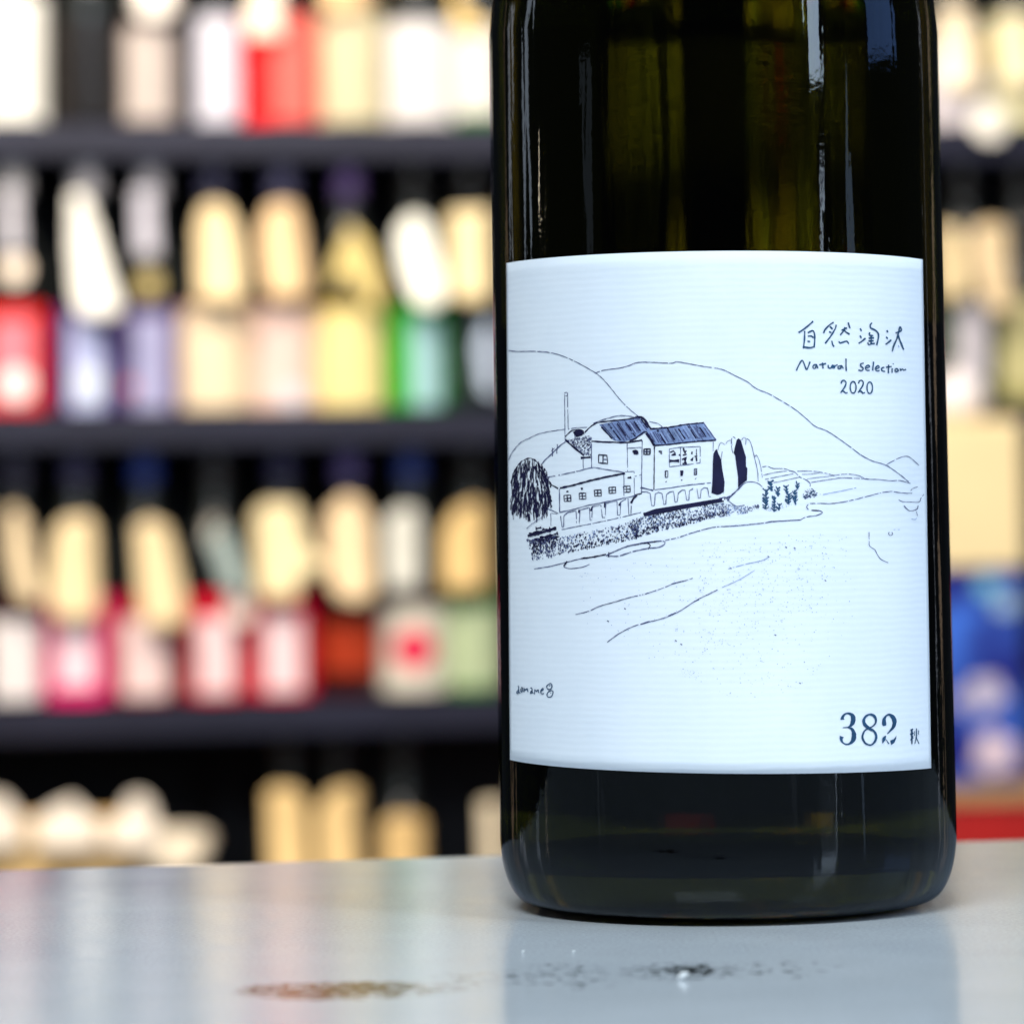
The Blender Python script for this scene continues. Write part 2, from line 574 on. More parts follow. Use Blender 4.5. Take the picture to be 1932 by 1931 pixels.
class Print:
    """collects ribbons and patches given in photograph pixels, laid on the label"""

    def __init__(self):
        self.v, self.f, self.m, self.mats = [], [], [], []
        self.pen = 1.0

    def slot(self, k):
        if k not in self.mats:
            self.mats.append(k)
        return self.mats.index(k)

    def put(self, x, y, lift):
        q = on_cylinder(x / K, y / K, RL + lift)
        self.v.append((q.x, q.y, q.z - LABZ))
        return len(self.v) - 1

    def stroke(self, pts, w=2.2, k='line', rough=0.35, dash=0.0, step=3.0, smooth=True):
        P = [(p[0], p[1], p[2] if len(p) > 2 else w) for p in pts]
        if smooth and len(P) > 2:
            Q = []
            for i in range(len(P) - 1):
                p0, p1, p2, p3 = P[max(i - 1, 0)], P[i], P[i + 1], P[min(i + 2, len(P) - 1)]
                n = max(2, int(math.hypot(p2[0] - p1[0], p2[1] - p1[1]) / step))
                for s in range(n):
                    t = s / n
                    Q.append(tuple(0.5 * (2 * p1[c] + (p2[c] - p0[c]) * t + (2 * p0[c] - 5 * p1[c] + 4 * p2[c] - p3[c]) * t * t
                                          + (3 * p1[c] - p0[c] - 3 * p2[c] + p3[c]) * t ** 3) for c in range(3)))
            Q.append(P[-1])
        else:
            Q = []
            for i in range(len(P) - 1):
                n = max(1, int(math.hypot(P[i + 1][0] - P[i][0], P[i + 1][1] - P[i][1]) / (step * 1.5)))
                for s in range(n):
                    t = s / n
                    Q.append(tuple(P[i][c] * (1 - t) + P[i + 1][c] * t for c in range(3)))
            Q.append(P[-1])
        lift = 0.00006 + rnd.random() * 0.00006
        mi = self.slot(k)
        prev = None
        ph = rnd.random() * 6
        for i, (x, y, ww) in enumerate(Q):
            a, b = Q[max(i - 1, 0)], Q[min(i + 1, len(Q) - 1)]
            dx, dy = b[0] - a[0], b[1] - a[1]
            l = math.hypot(dx, dy) or 1
            ph += 0.5 + rnd.random()
            hw = 0.5 * self.pen * ww * (1 + rough * (0.6 * math.sin(ph) + 0.8 * (rnd.random() - 0.5)))
            hw = max(hw, 0.25)
            jx, jy = (rnd.random() - 0.5) * rough * 1.4, (rnd.random() - 0.5) * rough * 1.4
            nx, ny = -dy / l * hw, dx / l * hw
            cur = (self.put(x + jx + nx, y + jy + ny, lift), self.put(x + jx - nx, y + jy - ny, lift))
            if prev and not (dash and rnd.random() < dash):
                self.f.append((prev[0], cur[0], cur[1], prev[1]))
                self.m.append(mi)
            prev = cur

    def poly(self, pts, k='dark', lift=0.00008):
        cx = sum(p[0] for p in pts) / len(pts); cy = sum(p[1] for p in pts) / len(pts)
        idx = [self.put(x, y, lift) for x, y in pts]
        self.f.append(tuple(idx)); self.m.append(self.slot(k))

    def strip(self, top, bot, k='dark', n=24, lift=0.00007):
        def at(pl, t):
            L = [0]
            for i in range(len(pl) - 1):
                L.append(L[-1] + math.hypot(pl[i + 1][0] - pl[i][0], pl[i + 1][1] - pl[i][1]))
            s = t * L[-1]
            for i in range(len(pl) - 1):
                if s <= L[i + 1] + 1e-9:
                    q = (s - L[i]) / (L[i + 1] - L[i])
                    return (pl[i][0] + (pl[i + 1][0] - pl[i][0]) * q, pl[i][1] + (pl[i + 1][1] - pl[i][1]) * q)
            return pl[-1]
        prev = None
        for i in range(n + 1):
            a, b = at(top, i / n), at(bot, i / n)
            cur = (self.put(a[0], a[1], lift), self.put(b[0], b[1], lift))
            if prev:
                self.f.append((prev[0], prev[1], cur[1], cur[0])); self.m.append(self.slot(k))
            prev = cur
        return at

    def dots(self, inside, n, size=(1.5, 4.0), k='dark', tall=1.0, ang=None):
        mi = self.slot(k)
        for _ in range(n):
            x, y = inside()
            s = rnd.uniform(*size)
            a0 = rnd.random() * 6.3 if ang is None else ang + rnd.uniform(-0.4, 0.4)
            lift = 0.00006 + rnd.random() * 0.00006
            ids = []
            for q in range(5):
                t = 2 * math.pi * q / 5
                rr = s * 0.5 * rnd.uniform(0.6, 1.2)
                ex, ey = rr * math.cos(t), rr * tall * math.sin(t)
                ids.append(self.put(x + ex * math.cos(a0) - ey * math.sin(a0), y + ex * math.sin(a0) + ey * math.cos(a0), lift))
            self.f.append(tuple(ids)); self.m.append(mi)

    def build(self, name, parent):
        o = mesh_obj(name, self.v, self.f, None, parent)
        for k in self.mats:
            o.data.materials.append(INK[k])
        for p, mi in zip(o.data.polygons, self.m):
            p.material_index = mi
        # face the ribbons outwards
        bm = bmesh.new(); bm.from_mesh(o.data)
        for f in bm.faces:
            c = f.calc_center_median()
            if f.normal.x * c.x + f.normal.y * c.y < 0:
                f.normal_flip()
        bm.to_mesh(o.data); bm.free()
        return o


def fr(ox, oy, s):
    return lambda pts: [(ox + p[0] / s, oy + p[1] / s) + ((p[2] / s,) if len(p) > 2 else ()) for p in pts]


A = fr(1100, 840, 4.1975)
B = fr(1400, 900, 4.83)
C = fr(1080, 540, 1.932)
T = fr(1700, 680, 5.084)
E = fr(1700, 980, 4.598)
N = fr(1800, 1550, 6.9)
G = fr(1240, 1150, 2.927)
S = fr(1130, 1480, 14.862)

dr = Print()
dr.pen = 0.86
# hills
for pts, wd, k in (
        ([(88, 457), (130, 461), (200, 460), (270, 466), (330, 484), (390, 512), (440, 540), (480, 567), (520, 610), (560, 660), (600, 702), (640, 735), (665, 752)], 1.7, 'line'),
        ([(458, 553), (500, 540), (560, 532), (600, 522), (640, 508), (700, 507), (790, 511), (805, 504), (860, 513), (920, 524), (1000, 537), (1060, 565), (1110, 590), (1150, 620), (1200, 640), (1250, 668), (1310, 705), (1360, 745), (1400, 780), (1450, 800), (1500, 832), (1550, 868), (1600, 905), (1650, 930), (1700, 945), (1740, 970), (1780, 1000), (1808, 1025)], 1.7, 'line'),
        ([(1700, 948), (1740, 925), (1770, 912), (1795, 909), (1815, 920), (1845, 948)], 1.6, 'line'),
        ([(88, 925), (105, 890), (140, 850), (180, 830), (220, 812), (280, 800), (330, 793)], 1.5, 'line'),
        ([(345, 792), (385, 786), (425, 785)], 1.4, 'line'),
        ([(450, 768), (500, 750), (560, 735), (610, 738), (650, 748)], 1.8, 'line'),
        ([(690, 760), (730, 770), (752, 790)], 1.6, 'line')):
    dr.stroke(C(pts), wd, k, dash=0.04)
# chimney, cupola, left gable
for pts, wd in (
        ([(628, 140), (630, 330), (632, 530)], 1.5), ([(656, 140), (658, 300), (662, 470)], 1.5), ([(628, 140), (634, 124), (652, 124), (658, 140), (650, 156), (636, 152)], 1.7),
        ([(632, 535), (660, 505), (700, 475), (760, 466), (800, 480), (808, 510)], 2.4), ([(715, 495), (728, 535), (722, 568)], 2.0),
        ([(632, 540), (636, 575)], 2.0), ([(636, 580), (600, 605), (560, 640), (500, 700), (450, 745), (410, 795)], 2.2),
        ([(515, 635), (517, 715)], 2.2), ([(562, 602), (556, 690)], 2.2), ([(505, 665), (535, 640)], 1.5),
        ([(635, 560), (700, 620), (760, 670), (808, 705)], 4.0), ([(780, 730), (872, 722)], 5.0),
        ([(800, 740), (803, 830)], 1.6), ([(878, 600), (880, 820)], 2.0),
        ([(880, 575), (1000, 582), (1210, 588), (1350, 565)], 4.2), ([(1210, 590), (1215, 860)], 1.6),
        ([(945, 700), (1022, 706), (1028, 782), (945, 774), (945, 700)], 2.8), ([(986, 705), (986, 780)], 2.6), ([(986, 742), (1026, 744)], 2.2),
        ([(815, 495), (870, 440), (930, 405), (990, 395), (1100, 380), (1200, 375), (1290, 355)], 3.0),
        ([(1280, 555), (1330, 520), (1385, 485), (1430, 555), (1475, 620)], 2.6), ([(1230, 572), (1290, 548), (1360, 490)], 3.2),
        ([(1350, 570), (1345, 860), (1343, 1060)], 2.0), ([(1212, 640), (1345, 632)], 1.6),
        ([(1265, 668), (1290, 662), (1310, 672), (1285, 682), (1312, 690), (1270, 692)], 4.0),
        ([(1365, 648), (1425, 645), (1425, 695), (1365, 697), (1365, 648)], 2.6), ([(1392, 648), (1392, 695)], 2.4), ([(1366, 672), (1420, 670)], 2.0),
        ([(460, 910), (600, 885), (760, 850), (885, 820), (1000, 835), (1110, 852), (1180, 865)], 1.9), ([(455, 955), (500, 975), (570, 1015)], 2.6),
        ([(585, 1010), (700, 985), (850, 945), (1000, 910), (1190, 872)], 4.6), ([(580, 1015), (582, 1230)], 2.2),
        ([(580, 1235), (700, 1210), (850, 1170), (1000, 1140), (1170, 1105), (1290, 1080)], 1.9), ([(470, 1200), (520, 1220), (570, 1245)], 1.8),
        ([(1180, 880), (1180, 1100)], 1.7), ([(1190, 860), (1275, 855), (1278, 1075)], 1.5), ([(1280, 900), (1345, 885)], 1.4), ([(1280, 1072), (1345, 1060)], 2.4),
        ([(500, 1245), (502, 1360)], 1.4), ([(505, 1243), (560, 1250)], 1.4),
        ([(590, 1270), (605, 1370), (620, 1370), (622, 1265), (660, 1235), (730, 1220)], 1.8), ([(735, 1220), (740, 1335), (765, 1340), (772, 1212), (855, 1192)], 1.8),
        ([(860, 1190), (865, 1305), (880, 1305), (887, 1182), (960, 1165)], 1.8), ([(965, 1165), (980, 1282), (1005, 1282), (1012, 1150), (1110, 1128)], 1.8),
        ([(1115, 1130), (1120, 1260), (1145, 1260), (1150, 1140), (1200, 1110)], 1.8), ([(1218, 1105), (1225, 1255), (1245, 1262), (1250, 1150)], 1.8),
        ([(1302, 1078), (1270, 1105), (1246, 1150)], 5.0), ([(888, 1180), (872, 1222)], 5.0), ([(1006, 1148), (1004, 1190)], 5.0), ([(1150, 1145), (1135, 1172)], 5.0), ([(765, 1212), (762, 1240)], 4.0),
        ([(600, 1395), (800, 1355), (1000, 1315), (1200, 1270), (1340, 1235)], 1.4), ([(275, 1385), (330, 1340), (440, 1262)], 1.3),
        ([(1330, 1008), (1400, 1020), (1450, 1035)], 1.6)):
    dr.stroke(A(pts), wd, 'line' if wd < 2.3 else 'dark', dash=0.05 if wd < 2 else 0, smooth=len(pts) > 4 and pts[0] != pts[-1] and not (1100 < pts[0][1] < 1285))
dr.poly(A([(705, 492), (740, 470), (790, 474), (806, 500), (792, 522), (740, 538), (722, 512)]), 'dark')
for cx, cy, n in ((655, 1105, 0), (795, 1085, 0), (937, 1055, 1), (1072, 1030, 1), (1207, 1020, 1)):
    dr.stroke(A([(cx - 32, cy - 26), (cx + 30, cy - 30), (cx + 32, cy + 26), (cx - 28, cy + 28), (cx - 32, cy - 26)]), 2.4, 'dark', smooth=False)
    dr.stroke(A([(cx - 2, cy - 26), (cx, cy + 26)]), 2.4, 'dark')
    dr.stroke(A([(cx - 25, cy + 2), (cx + 28, cy - 2)]), 2.2, 'dark')
for cx, cy in ((655, 1042), (790, 1015), (1222, 912), (1240, 911)):
    dr.stroke(A([(cx - 9, cy + 3), (cx + 9, cy - 2)]), 4.5, 'dark')


def in_quad(pts):
    """a picker of random points inside a polygon"""
    xs = [p[0] for p in pts]; ys = [p[1] for p in pts]

    def pick():
        while True:
            x, y = rnd.uniform(min(xs), max(xs)), rnd.uniform(min(ys), max(ys))
            ins = False
            j = len(pts) - 1
            for i in range(len(pts)):
                if (pts[i][1] > y) != (pts[j][1] > y) and x < (pts[j][0] - pts[i][0]) * (y - pts[i][1]) / (pts[j][1] - pts[i][1]) + pts[i][0]:
                    ins = not ins
                j = i
            if ins:
                return x, y
    return pick


# roofs: a grey-blue wash with dark tile lines
def roof(top, bot, nl, kdark):
    at = dr.strip(top, bot, 'wash', lift=0.00005)
    for i in range(nl):
        t = (i + 0.5 * rnd.random()) / nl
        a, b = at(top, t), at(bot, t)
        s0, s1 = rnd.uniform(0, 0.25), rnd.uniform(0.75, 1)
        k = 'dark' if i % kdark == 0 else rnd.choice(['line', 'line', 'wash', 'faint'])
        dr.stroke([(a[0] + (b[0] - a[0]) * s0, a[1] + (b[1] - a[1]) * s0), (a[0] + (b[0] - a[0]) * s1, a[1] + (b[1] - a[1]) * s1)], 3.6 if k == 'dark' else 2.4, k, dash=0.05)


roof(A([(950, 420), (1100, 392), (1290, 362), (1345, 368)]), A([(1085, 568), (1180, 580), (1270, 560), (1425, 470)]), 26, 5)
dr.dots(in_quad(A([(950, 420), (1290, 362), (1345, 368), (1425, 470), (1270, 560), (1085, 568)])), 170, (1.2, 2.8), 'line')
dr.stroke(A([(1285, 357), (1340, 352), (1370, 372), (1400, 420), (1436, 464)]), 6.0, 'dark')
dr.stroke(A([(1000, 392), (1150, 378), (1290, 358)]), 3.0, 'dark')
roof(B([(150, 262), (380, 228), (560, 198), (760, 178)]), B([(238, 415), (400, 402), (620, 378), (890, 358)]), 34, 6)
dr.dots(in_quad(B([(160, 262), (760, 178), (890, 358), (238, 415)])), 130, (1.2, 2.6), 'line')
dr.stroke(B([(145, 285), (235, 420)]), 4.5, 'dark')
dr.stroke(B([(235, 418), (400, 405), (620, 380), (895, 360)]), 3.6, 'dark')
dr.stroke(B([(200, 240), (380, 225), (560, 195), (765, 175)]), 3.8, 'dark')
dr.stroke(B([(762, 175), (830, 270), (895, 360)]), 2.4, 'line')
q = in_quad(A([(650, 560), (730, 550), (860, 520), (892, 560), (876, 600), (872, 700), (800, 702)]))
dr.dots(q, 210, (1.4, 3.4), 'line')
dr.dots(q, 90, (1.4, 3.2), 'dark')
# right house
for pts, wd in (
        ([(865, 380), (862, 480)], 1.6), ([(235, 430), (230, 890)], 2.6), ([(240, 890), (400, 870), (600, 840), (840, 815)], 1.9), ([(100, 865), (160, 880), (225, 895)], 1.8),
        ([(395, 455), (500, 437), (725, 428), (725, 602), (560, 625), (395, 645), (395, 455)], 1.6), ([(515, 440), (515, 630)], 1.5),
        ([(395, 582), (500, 580)], 6.5), ([(405, 490), (440, 475), (460, 500), (420, 520), (465, 515)], 4.0), ([(500, 515), (515, 525)], 4.0),
        ([(545, 445), (560, 500), (575, 470)], 4.0), ([(540, 520), (580, 510)], 4.0), ([(530, 570), (575, 545), (560, 600)], 4.0), ([(535, 615), (580, 600)], 4.6), ([(555, 560), (575, 620)], 3.5),
        ([(640, 480), (635, 510)], 4.6), ([(685, 455), (685, 520)], 2.4), ([(665, 535), (695, 530)], 4.0), ([(625, 575), (650, 545), (640, 580)], 4.0), ([(685, 545), (688, 585)], 3.4),
        ([(283, 480), (312, 482), (300, 500), (318, 505)], 4.2), ([(0, 480), (45, 478), (10, 500), (60, 492)], 4.0),
        ([(125, 455), (188, 452), (186, 512), (126, 512), (125, 455)], 3.0), ([(155, 455), (154, 512)], 2.6), ([(128, 485), (185, 482)], 2.2),
        ([(352, 690), (378, 688), (378, 755), (352, 758), (352, 690)], 2.6), ([(662, 668), (688, 664), (686, 728), (662, 732), (662, 668)], 2.6), ([(674, 668), (674, 728)], 1.6),
        ([(528, 684), (526, 742)], 7.0), ([(358, 802), (362, 808)], 4.0), ([(525, 782), (530, 790)], 4.0), ([(676, 768), (680, 774)], 4.0)):
    dr.stroke(B(pts), wd, 'line' if wd < 2.4 else 'dark', dash=0.04 if wd < 2 else 0, smooth=False)
dr.stroke(B([(100, 912), (150, 910), (190, 930), (205, 1058), (235, 1060), (244, 935), (280, 918), (318, 932), (335, 1045), (357, 1042), (365, 940), (400, 913), (440, 908), (455, 1020), (480, 1016), (490, 925), (530, 893), (563, 893), (580, 1000), (603, 1000), (610, 900), (650, 878), (690, 878), (705, 976), (726, 976), (735, 890), (770, 868), (805, 873), (820, 966), (840, 962)]), 1.9, 'line', dash=0.03, smooth=False)
dr.poly(B([(905, 455), (918, 500), (950, 570), (960, 660), (985, 800), (980, 910), (940, 938), (905, 945), (845, 925), (855, 800), (860, 600), (865, 510), (885, 470)]), 'dark')
dr.poly(B([(1135, 340), (1160, 360), (1190, 460), (1215, 540), (1215, 640), (1230, 660), (1225, 790), (1170, 830), (1130, 870), (1130, 760), (1110, 620), (1100, 530), (1082, 495), (1100, 420), (1115, 360)]), 'dark')
for pts, wd in (
        ([(915, 480), (925, 420), (950, 385), (990, 410)], 1.2), ([(1000, 400), (1020, 370), (1058, 365), (1065, 420)], 1.2), ([(1055, 400), (1065, 340), (1085, 325), (1100, 345)], 1.8),
        ([(1075, 500), (1062, 440), (1056, 400)], 1.6), ([(1170, 360), (1190, 330), (1215, 350), (1208, 410)], 1.4), ([(1220, 345), (1250, 360), (1275, 420), (1300, 520), (1320, 600), (1340, 700), (1345, 800)], 1.8),
        ([(1305, 540), (1325, 520), (1350, 560), (1375, 660), (1390, 760)], 1.5), ([(950, 570), (960, 480)], 1.2), ([(975, 930), (985, 800)], 1.0),
        ([(1030, 985), (1080, 940), (1130, 880), (1200, 820), (1270, 805), (1340, 820), (1390, 860)], 1.7), ([(1020, 1000), (1080, 1050), (1130, 1065), (1200, 1055)], 1.8),
        ([(1010, 975), (1060, 955)], 5.0), ([(1060, 950), (1130, 885), (1180, 830)], 3.0), ([(930, 985), (985, 970), (1020, 985)], 3.0), ([(1035, 990), (1015, 1005)], 4.0),
        ([(1390, 645), (1450, 640), (1500, 662), (1620, 665), (1700, 690)], 1.6), ([(1400, 735), (1500, 710), (1650, 688)], 1.4), ([(1410, 780), (1560, 750), (1720, 718)], 1.4), ([(1510, 815), (1650, 785), (1790, 755)], 1.3)):
    dr.stroke(B(pts), wd, 'line', dash=0.05)
# vines
for (xa, ya, xb, yb, wd) in ((1472, 798, 1490, 905, 5), (1425, 885, 1425, 1100, 3), (1550, 868, 1556, 960, 4), (1515, 955, 1515, 1125, 3), (1572, 1040, 1565, 1112, 4), (1640, 848, 1656, 940, 4), (1672, 930, 1665, 1045, 5), (1735, 895, 1745, 1052, 3.4), (1752, 798, 1768, 885, 3)):
    dr.stroke(B([(xa, ya), ((xa + xb) / 2 + 4, (ya + yb) / 2), (xb, yb)]), wd, 'blue')
    n = int((yb - ya) / 26)
    for i in range(n):
        t = (i + 0.4) / n
        x, y = xa + (xb - xa) * t, ya + (yb - ya) * t
        for sgn in (-1, 1):
            if rnd.random() < 0.85:
                dr.stroke(B([(x, y + 8), (x + sgn * rnd.uniform(16, 38), y - rnd.uniform(6, 28))]), rnd.uniform(2, 4), 'blue')
dr.dots(in_quad(E([(345, 545), (380, 490), (440, 465), (500, 490), (540, 525), (470, 555), (380, 575)])), 70, (1.5, 3.5), 'line')
dr.dots(in_quad(E([(350, 555), (370, 520), (470, 490), (490, 540), (380, 570)])), 26, (2, 4.5), 'blue')
dr.dots(in_quad(B([(1380, 1100), (1480, 1040), (1740, 1030), (1600, 1100), (1420, 1120)])), 40, (1.2, 2.4), 'faint')
# fields and path on the right
for pts, wd, k in (
        ([(215, 285), (275, 300), (330, 352), (400, 385), (430, 415), (430, 445)], 1.7, 'line'),
        ([(300, 290), (400, 288), (480, 292), (560, 305), (620, 318), (670, 332), (760, 322), (840, 320), (920, 335), (980, 360), (1020, 372)], 1.5, 'line'),
        ([(400, 370), (500, 355), (600, 345), (680, 335)], 1.2, 'line'), ([(350, 322), (450, 318), (530, 305)], 1.1, 'line'),
        ([(440, 405), (560, 385), (650, 372), (750, 358), (860, 362), (960, 366), (1020, 372), (1120, 375), (1250, 388), (1340, 385), (1400, 400), (1450, 415)], 1.6, 'line'),
        ([(560, 528), (640, 512), (780, 485), (900, 458)], 1.6, 'faint'),
        ([(0, 805), (60, 800), (150, 797), (260, 788), (330, 787), (365, 765), (430, 750), (500, 740), (555, 715), (545, 700), (515, 690), (445, 688)], 1.9, 'line'),
        ([(445, 688), (515, 692)], 2.4, 'dark'),
        ([(412, 625), (395, 655), (415, 682)], 1.7, 'line'), ([(430, 620), (550, 618), (640, 620), (760, 605), (860, 585), (1000, 550), (1150, 510), (1250, 497), (1300, 503), (1400, 515), (1470, 515)], 1.7, 'line'),
        ([(1455, 490), (1470, 470), (1525, 450)], 1.5, 'line'), ([(1330, 580), (1370, 600), (1450, 605), (1540, 605), (1555, 570), (1590, 525)], 1.4, 'line'),
        ([(1385, 640), (1440, 692), (1515, 680), (1530, 640)], 1.8, 'line'), ([(1512, 700), (1525, 745)], 1.4, 'line'), ([(1460, 775), (1500, 785), (1515, 765)], 1.4, 'faint'),
        ([(1030, 910), (1032, 1000), (1035, 1050), (1090, 1090), (1110, 1130), (1150, 1185), (1225, 1222)], 1.5, 'line'),
        ([(1235, 910), (1230, 930), (1250, 945), (1270, 930), (1262, 912)], 1.6, 'line'), ([(1280, 885), (1345, 885)], 1.2, 'faint')):
    dr.stroke(E(pts), wd, k, dash=0.05)
# path edge and foreground lines
for f, pts, wd, k in (
        (A, [(345, 1760), (500, 1735), (640, 1700), (780, 1665)], 1.8, 'line'), (A, [(780, 1665), (920, 1645), (1015, 1625)], 3.4, 'dark'),
        (A, [(1015, 1640), (1040, 1622), (1110, 1590), (1200, 1555), (1300, 1530), (1400, 1512), (1540, 1500), (1562, 1525), (1500, 1560), (1400, 1570), (1260, 1600), (1130, 1640), (1040, 1640)], 2.2, 'line'),
        (A, [(1040, 1605), (1035, 1650)], 3.4, 'dark'), (A, [(1200, 1552), (1320, 1528), (1520, 1500)], 3.0, 'dark'), (A, [(1400, 1520), (1425, 1540), (1405, 1575)], 2.6, 'dark'),
        (A, [(650, 1688), (622, 1738), (680, 1757), (790, 1745), (860, 1718)], 1.7, 'line'), (A, [(652, 1690), (622, 1735)], 3.0, 'dark'),
        (G, [(680, 135), (760, 118), (860, 85), (950, 60), (1010, 48), (1150, 40), (1300, 25), (1400, 12), (1560, 2)], 1.9, 'line'),
        (G, [(100, 615), (180, 595), (260, 560), (350, 535), (450, 505), (540, 485), (650, 450)], 1.7, 'line'), (G, [(650, 450), (740, 415), (800, 400), (860, 380)], 1.5, 'line'),
        (G, [(1090, 320), (1200, 290), (1310, 265), (1360, 240)], 1.6, 'faint'), (G, [(720, 418), (800, 398)], 2.2, 'line'),
        (G, [(305, 795), (380, 740), (480, 690), (570, 665), (640, 648), (720, 620), (780, 590), (880, 525), (950, 490), (1020, 455)], 1.8, 'line'), (G, [(1050, 440), (1160, 390), (1260, 330)], 1.5, 'faint'),
        (G, [(520, 680), (580, 660)], 3.2, 'line'), (G, [(700, 626), (748, 604)], 2.6, 'line'), (G, [(868, 532), (900, 518)], 3.6, 'line')):
    dr.stroke(f(pts), wd, k, dash=0.05)
# hedge below the houses
hedge_top = A([(590, 1465), (900, 1400), (1200, 1330), (1350, 1270)]) + B([(300, 1160), (600, 1095), (950, 1030), (1180, 1080), (1350, 1050)])
hedge_bot = A([(560, 1625), (900, 1560), (1300, 1480)]) + B([(40, 1400), (330, 1320), (600, 1260), (900, 1180), (1180, 1150), (1360, 1085)])


def hedge_pick(lo_=0.0, hi_=1.0, t0=0.0, t1=1.0):
    def at(pl, t):
        s = t * (len(pl) - 1)
        i = min(int(s), len(pl) - 2)
        q_ = s - i
        return (pl[i][0] * (1 - q_) + pl[i + 1][0] * q_, pl[i][1] * (1 - q_) + pl[i + 1][1] * q_)

    def pick():
        t = rnd.uniform(t0, t1)
        u = rnd.uniform(lo_, hi_)
        a, b = at(hedge_top, t), at(hedge_bot, t)
        return a[0] + (b[0] - a[0]) * u, a[1] + (b[1] - a[1]) * u
    return pick


dr.dots(hedge_pick(0, 1, 0, 0.8), 620, (1.4, 3.4), 'line', tall=1.5, ang=0.3)
dr.dots(hedge_pick(0.1, 1, 0, 0.72), 330, (1.6, 4.0), 'dark', tall=1.5, ang=0.3)
dr.dots(hedge_pick(0.65, 1, 0, 0.8), 230, (1.8, 4.2), 'dark', tall=1.6, ang=0.3)
dr.dots(hedge_pick(0, 1, 0.7, 1.0), 170, (1.2, 2.6), 'line', tall=1.5, ang=0.3)
dr.dots(hedge_pick(0, 1, 0, 0.9), 330, (1.5, 3.6), 'wash', tall=1.3)
lq = in_quad(A([(275, 1490), (590, 1455), (600, 1560), (550, 1640), (330, 1685), (310, 1600)]))
dr.dots(lq, 190, (1.5, 3.6), 'line', tall=1.9, ang=0.1)
dr.dots(in_quad(A([(285, 1490), (580, 1470), (540, 1560), (330, 1640), (320, 1560)])), 120, (1.8, 4.0), 'dark', tall=2.2, ang=0.1)
for (p0, p1, wd) in (((285, 1455), (420, 1420), 7), ((300, 1440), (500, 1400), 9), ((360, 1385), (410, 1375), 11), ((420, 1390), (470, 1395), 8), ((485, 1385), (550, 1385), 10), ((330, 1425), (545, 1390), 6), ((300, 1500), (400, 1475), 6), ((400, 1470), (570, 1430), 8), ((440, 1475), (580, 1460), 8), ((350, 1500), (470, 1480), 5)):
    dr.stroke(A([p0, ((p0[0] + p1[0]) / 2, (p0[1] + p1[1]) / 2 + 4), p1]), wd / 1.4, 'dark', rough=0.9)
dr.strip(B([(115, 1142), (240, 1095), (600, 1038), (960, 978)]), B([(125, 1178), (240, 1155), (600, 1085), (960, 1022)]), 'dark')
for i in range(70):
    t = rnd.random()
    x = 115 + t * 880
    y = 1160 - 165 * t + rnd.uniform(-26, 26)
    dr.stroke(B([(x, y), (x + rnd.uniform(-8, 16), y + rnd.uniform(6, 22))]), rnd.uniform(2, 4), 'dark')
# weeping tree at the left
for i in range(250):
    x = rnd.uniform(150, 485)
    u = (x - 312) / 172.0
    ytop = 735 + 215 * (1 - math.sqrt(max(0.0, 1 - u * u)))
    ybot = 1215 + 60 * math.sin(x * 0.09) + 40 * (1 - abs(u))
    y = rnd.uniform(ytop, ybot - 70)
    ln = rnd.uniform(50, 130)
    bend = u * rnd.uniform(0, 22)
    pts = [(x, y), (x + bend + rnd.uniform(-8, 8), y + ln * 0.4), (x + bend * 1.5 + rnd.uniform(-9, 9), min(y + ln, ybot + 30))]
    dr.stroke(A(pts), rnd.uniform(1.5, 3.0), 'dark', rough=0.5)
for i in range(26):
    x = 150 + i * 13 + rnd.uniform(-5, 5)
    y = 1150 + rnd.uniform(0, 60)
    dr.stroke(A([(x, y), (x + rnd.uniform(-10, 10), y + 50), (x + rnd.uniform(-6, 10), y + rnd.uniform(70, 120))]), 1.9, 'dark')
dr.stroke(A([(292, 1250), (300, 1318)]), 7.5, 'dark')
dr.stroke(A([(145, 1080), (140, 960), (160, 860), (215, 775), (285, 735), (340, 742), (390, 790), (430, 870), (460, 900), (440, 930), (480, 1000), (492, 1080)]), 2.6, 'dark', rough=0.7)
# printing specks in the open ground
dr.dots(in_quad(G([(100, 330), (1900, 80), (1930, 700), (1500, 1150), (1100, 1150), (150, 700)])), 420, (1.0, 2.8), 'spot')
dr.dots(in_quad(G([(900, 150), (1750, 80), (1700, 560), (900, 900)])), 380, (1.0, 3.0), 'spot')
dr.dots(in_quad(G([(100, 330), (1900, 80), (1930, 700), (1500, 1150), (1100, 1150), (150, 700)])), 22, (1.6, 2.8), 'faint')
dr.dots(in_quad(G([(780, 960), (920, 980), (900, 1040), (800, 1030)])), 26, (0.9, 2.0), 'spot')
for x, y in ((1465, 180), (1520, 185), (1105, 315), (750, 785), (785, 808), (1395, 748), (1720, 395), (1555, 1060), (420, 578), (310, 658), (1350, 240)):
    dr.stroke(G([(x - 5, y - 3), (x + 5, y + 4)]), 2.6, 'line')
draw = dr.build('brewery_drawing', label)
draw['label'] = 'ink drawing of brewery houses, trees and hills'

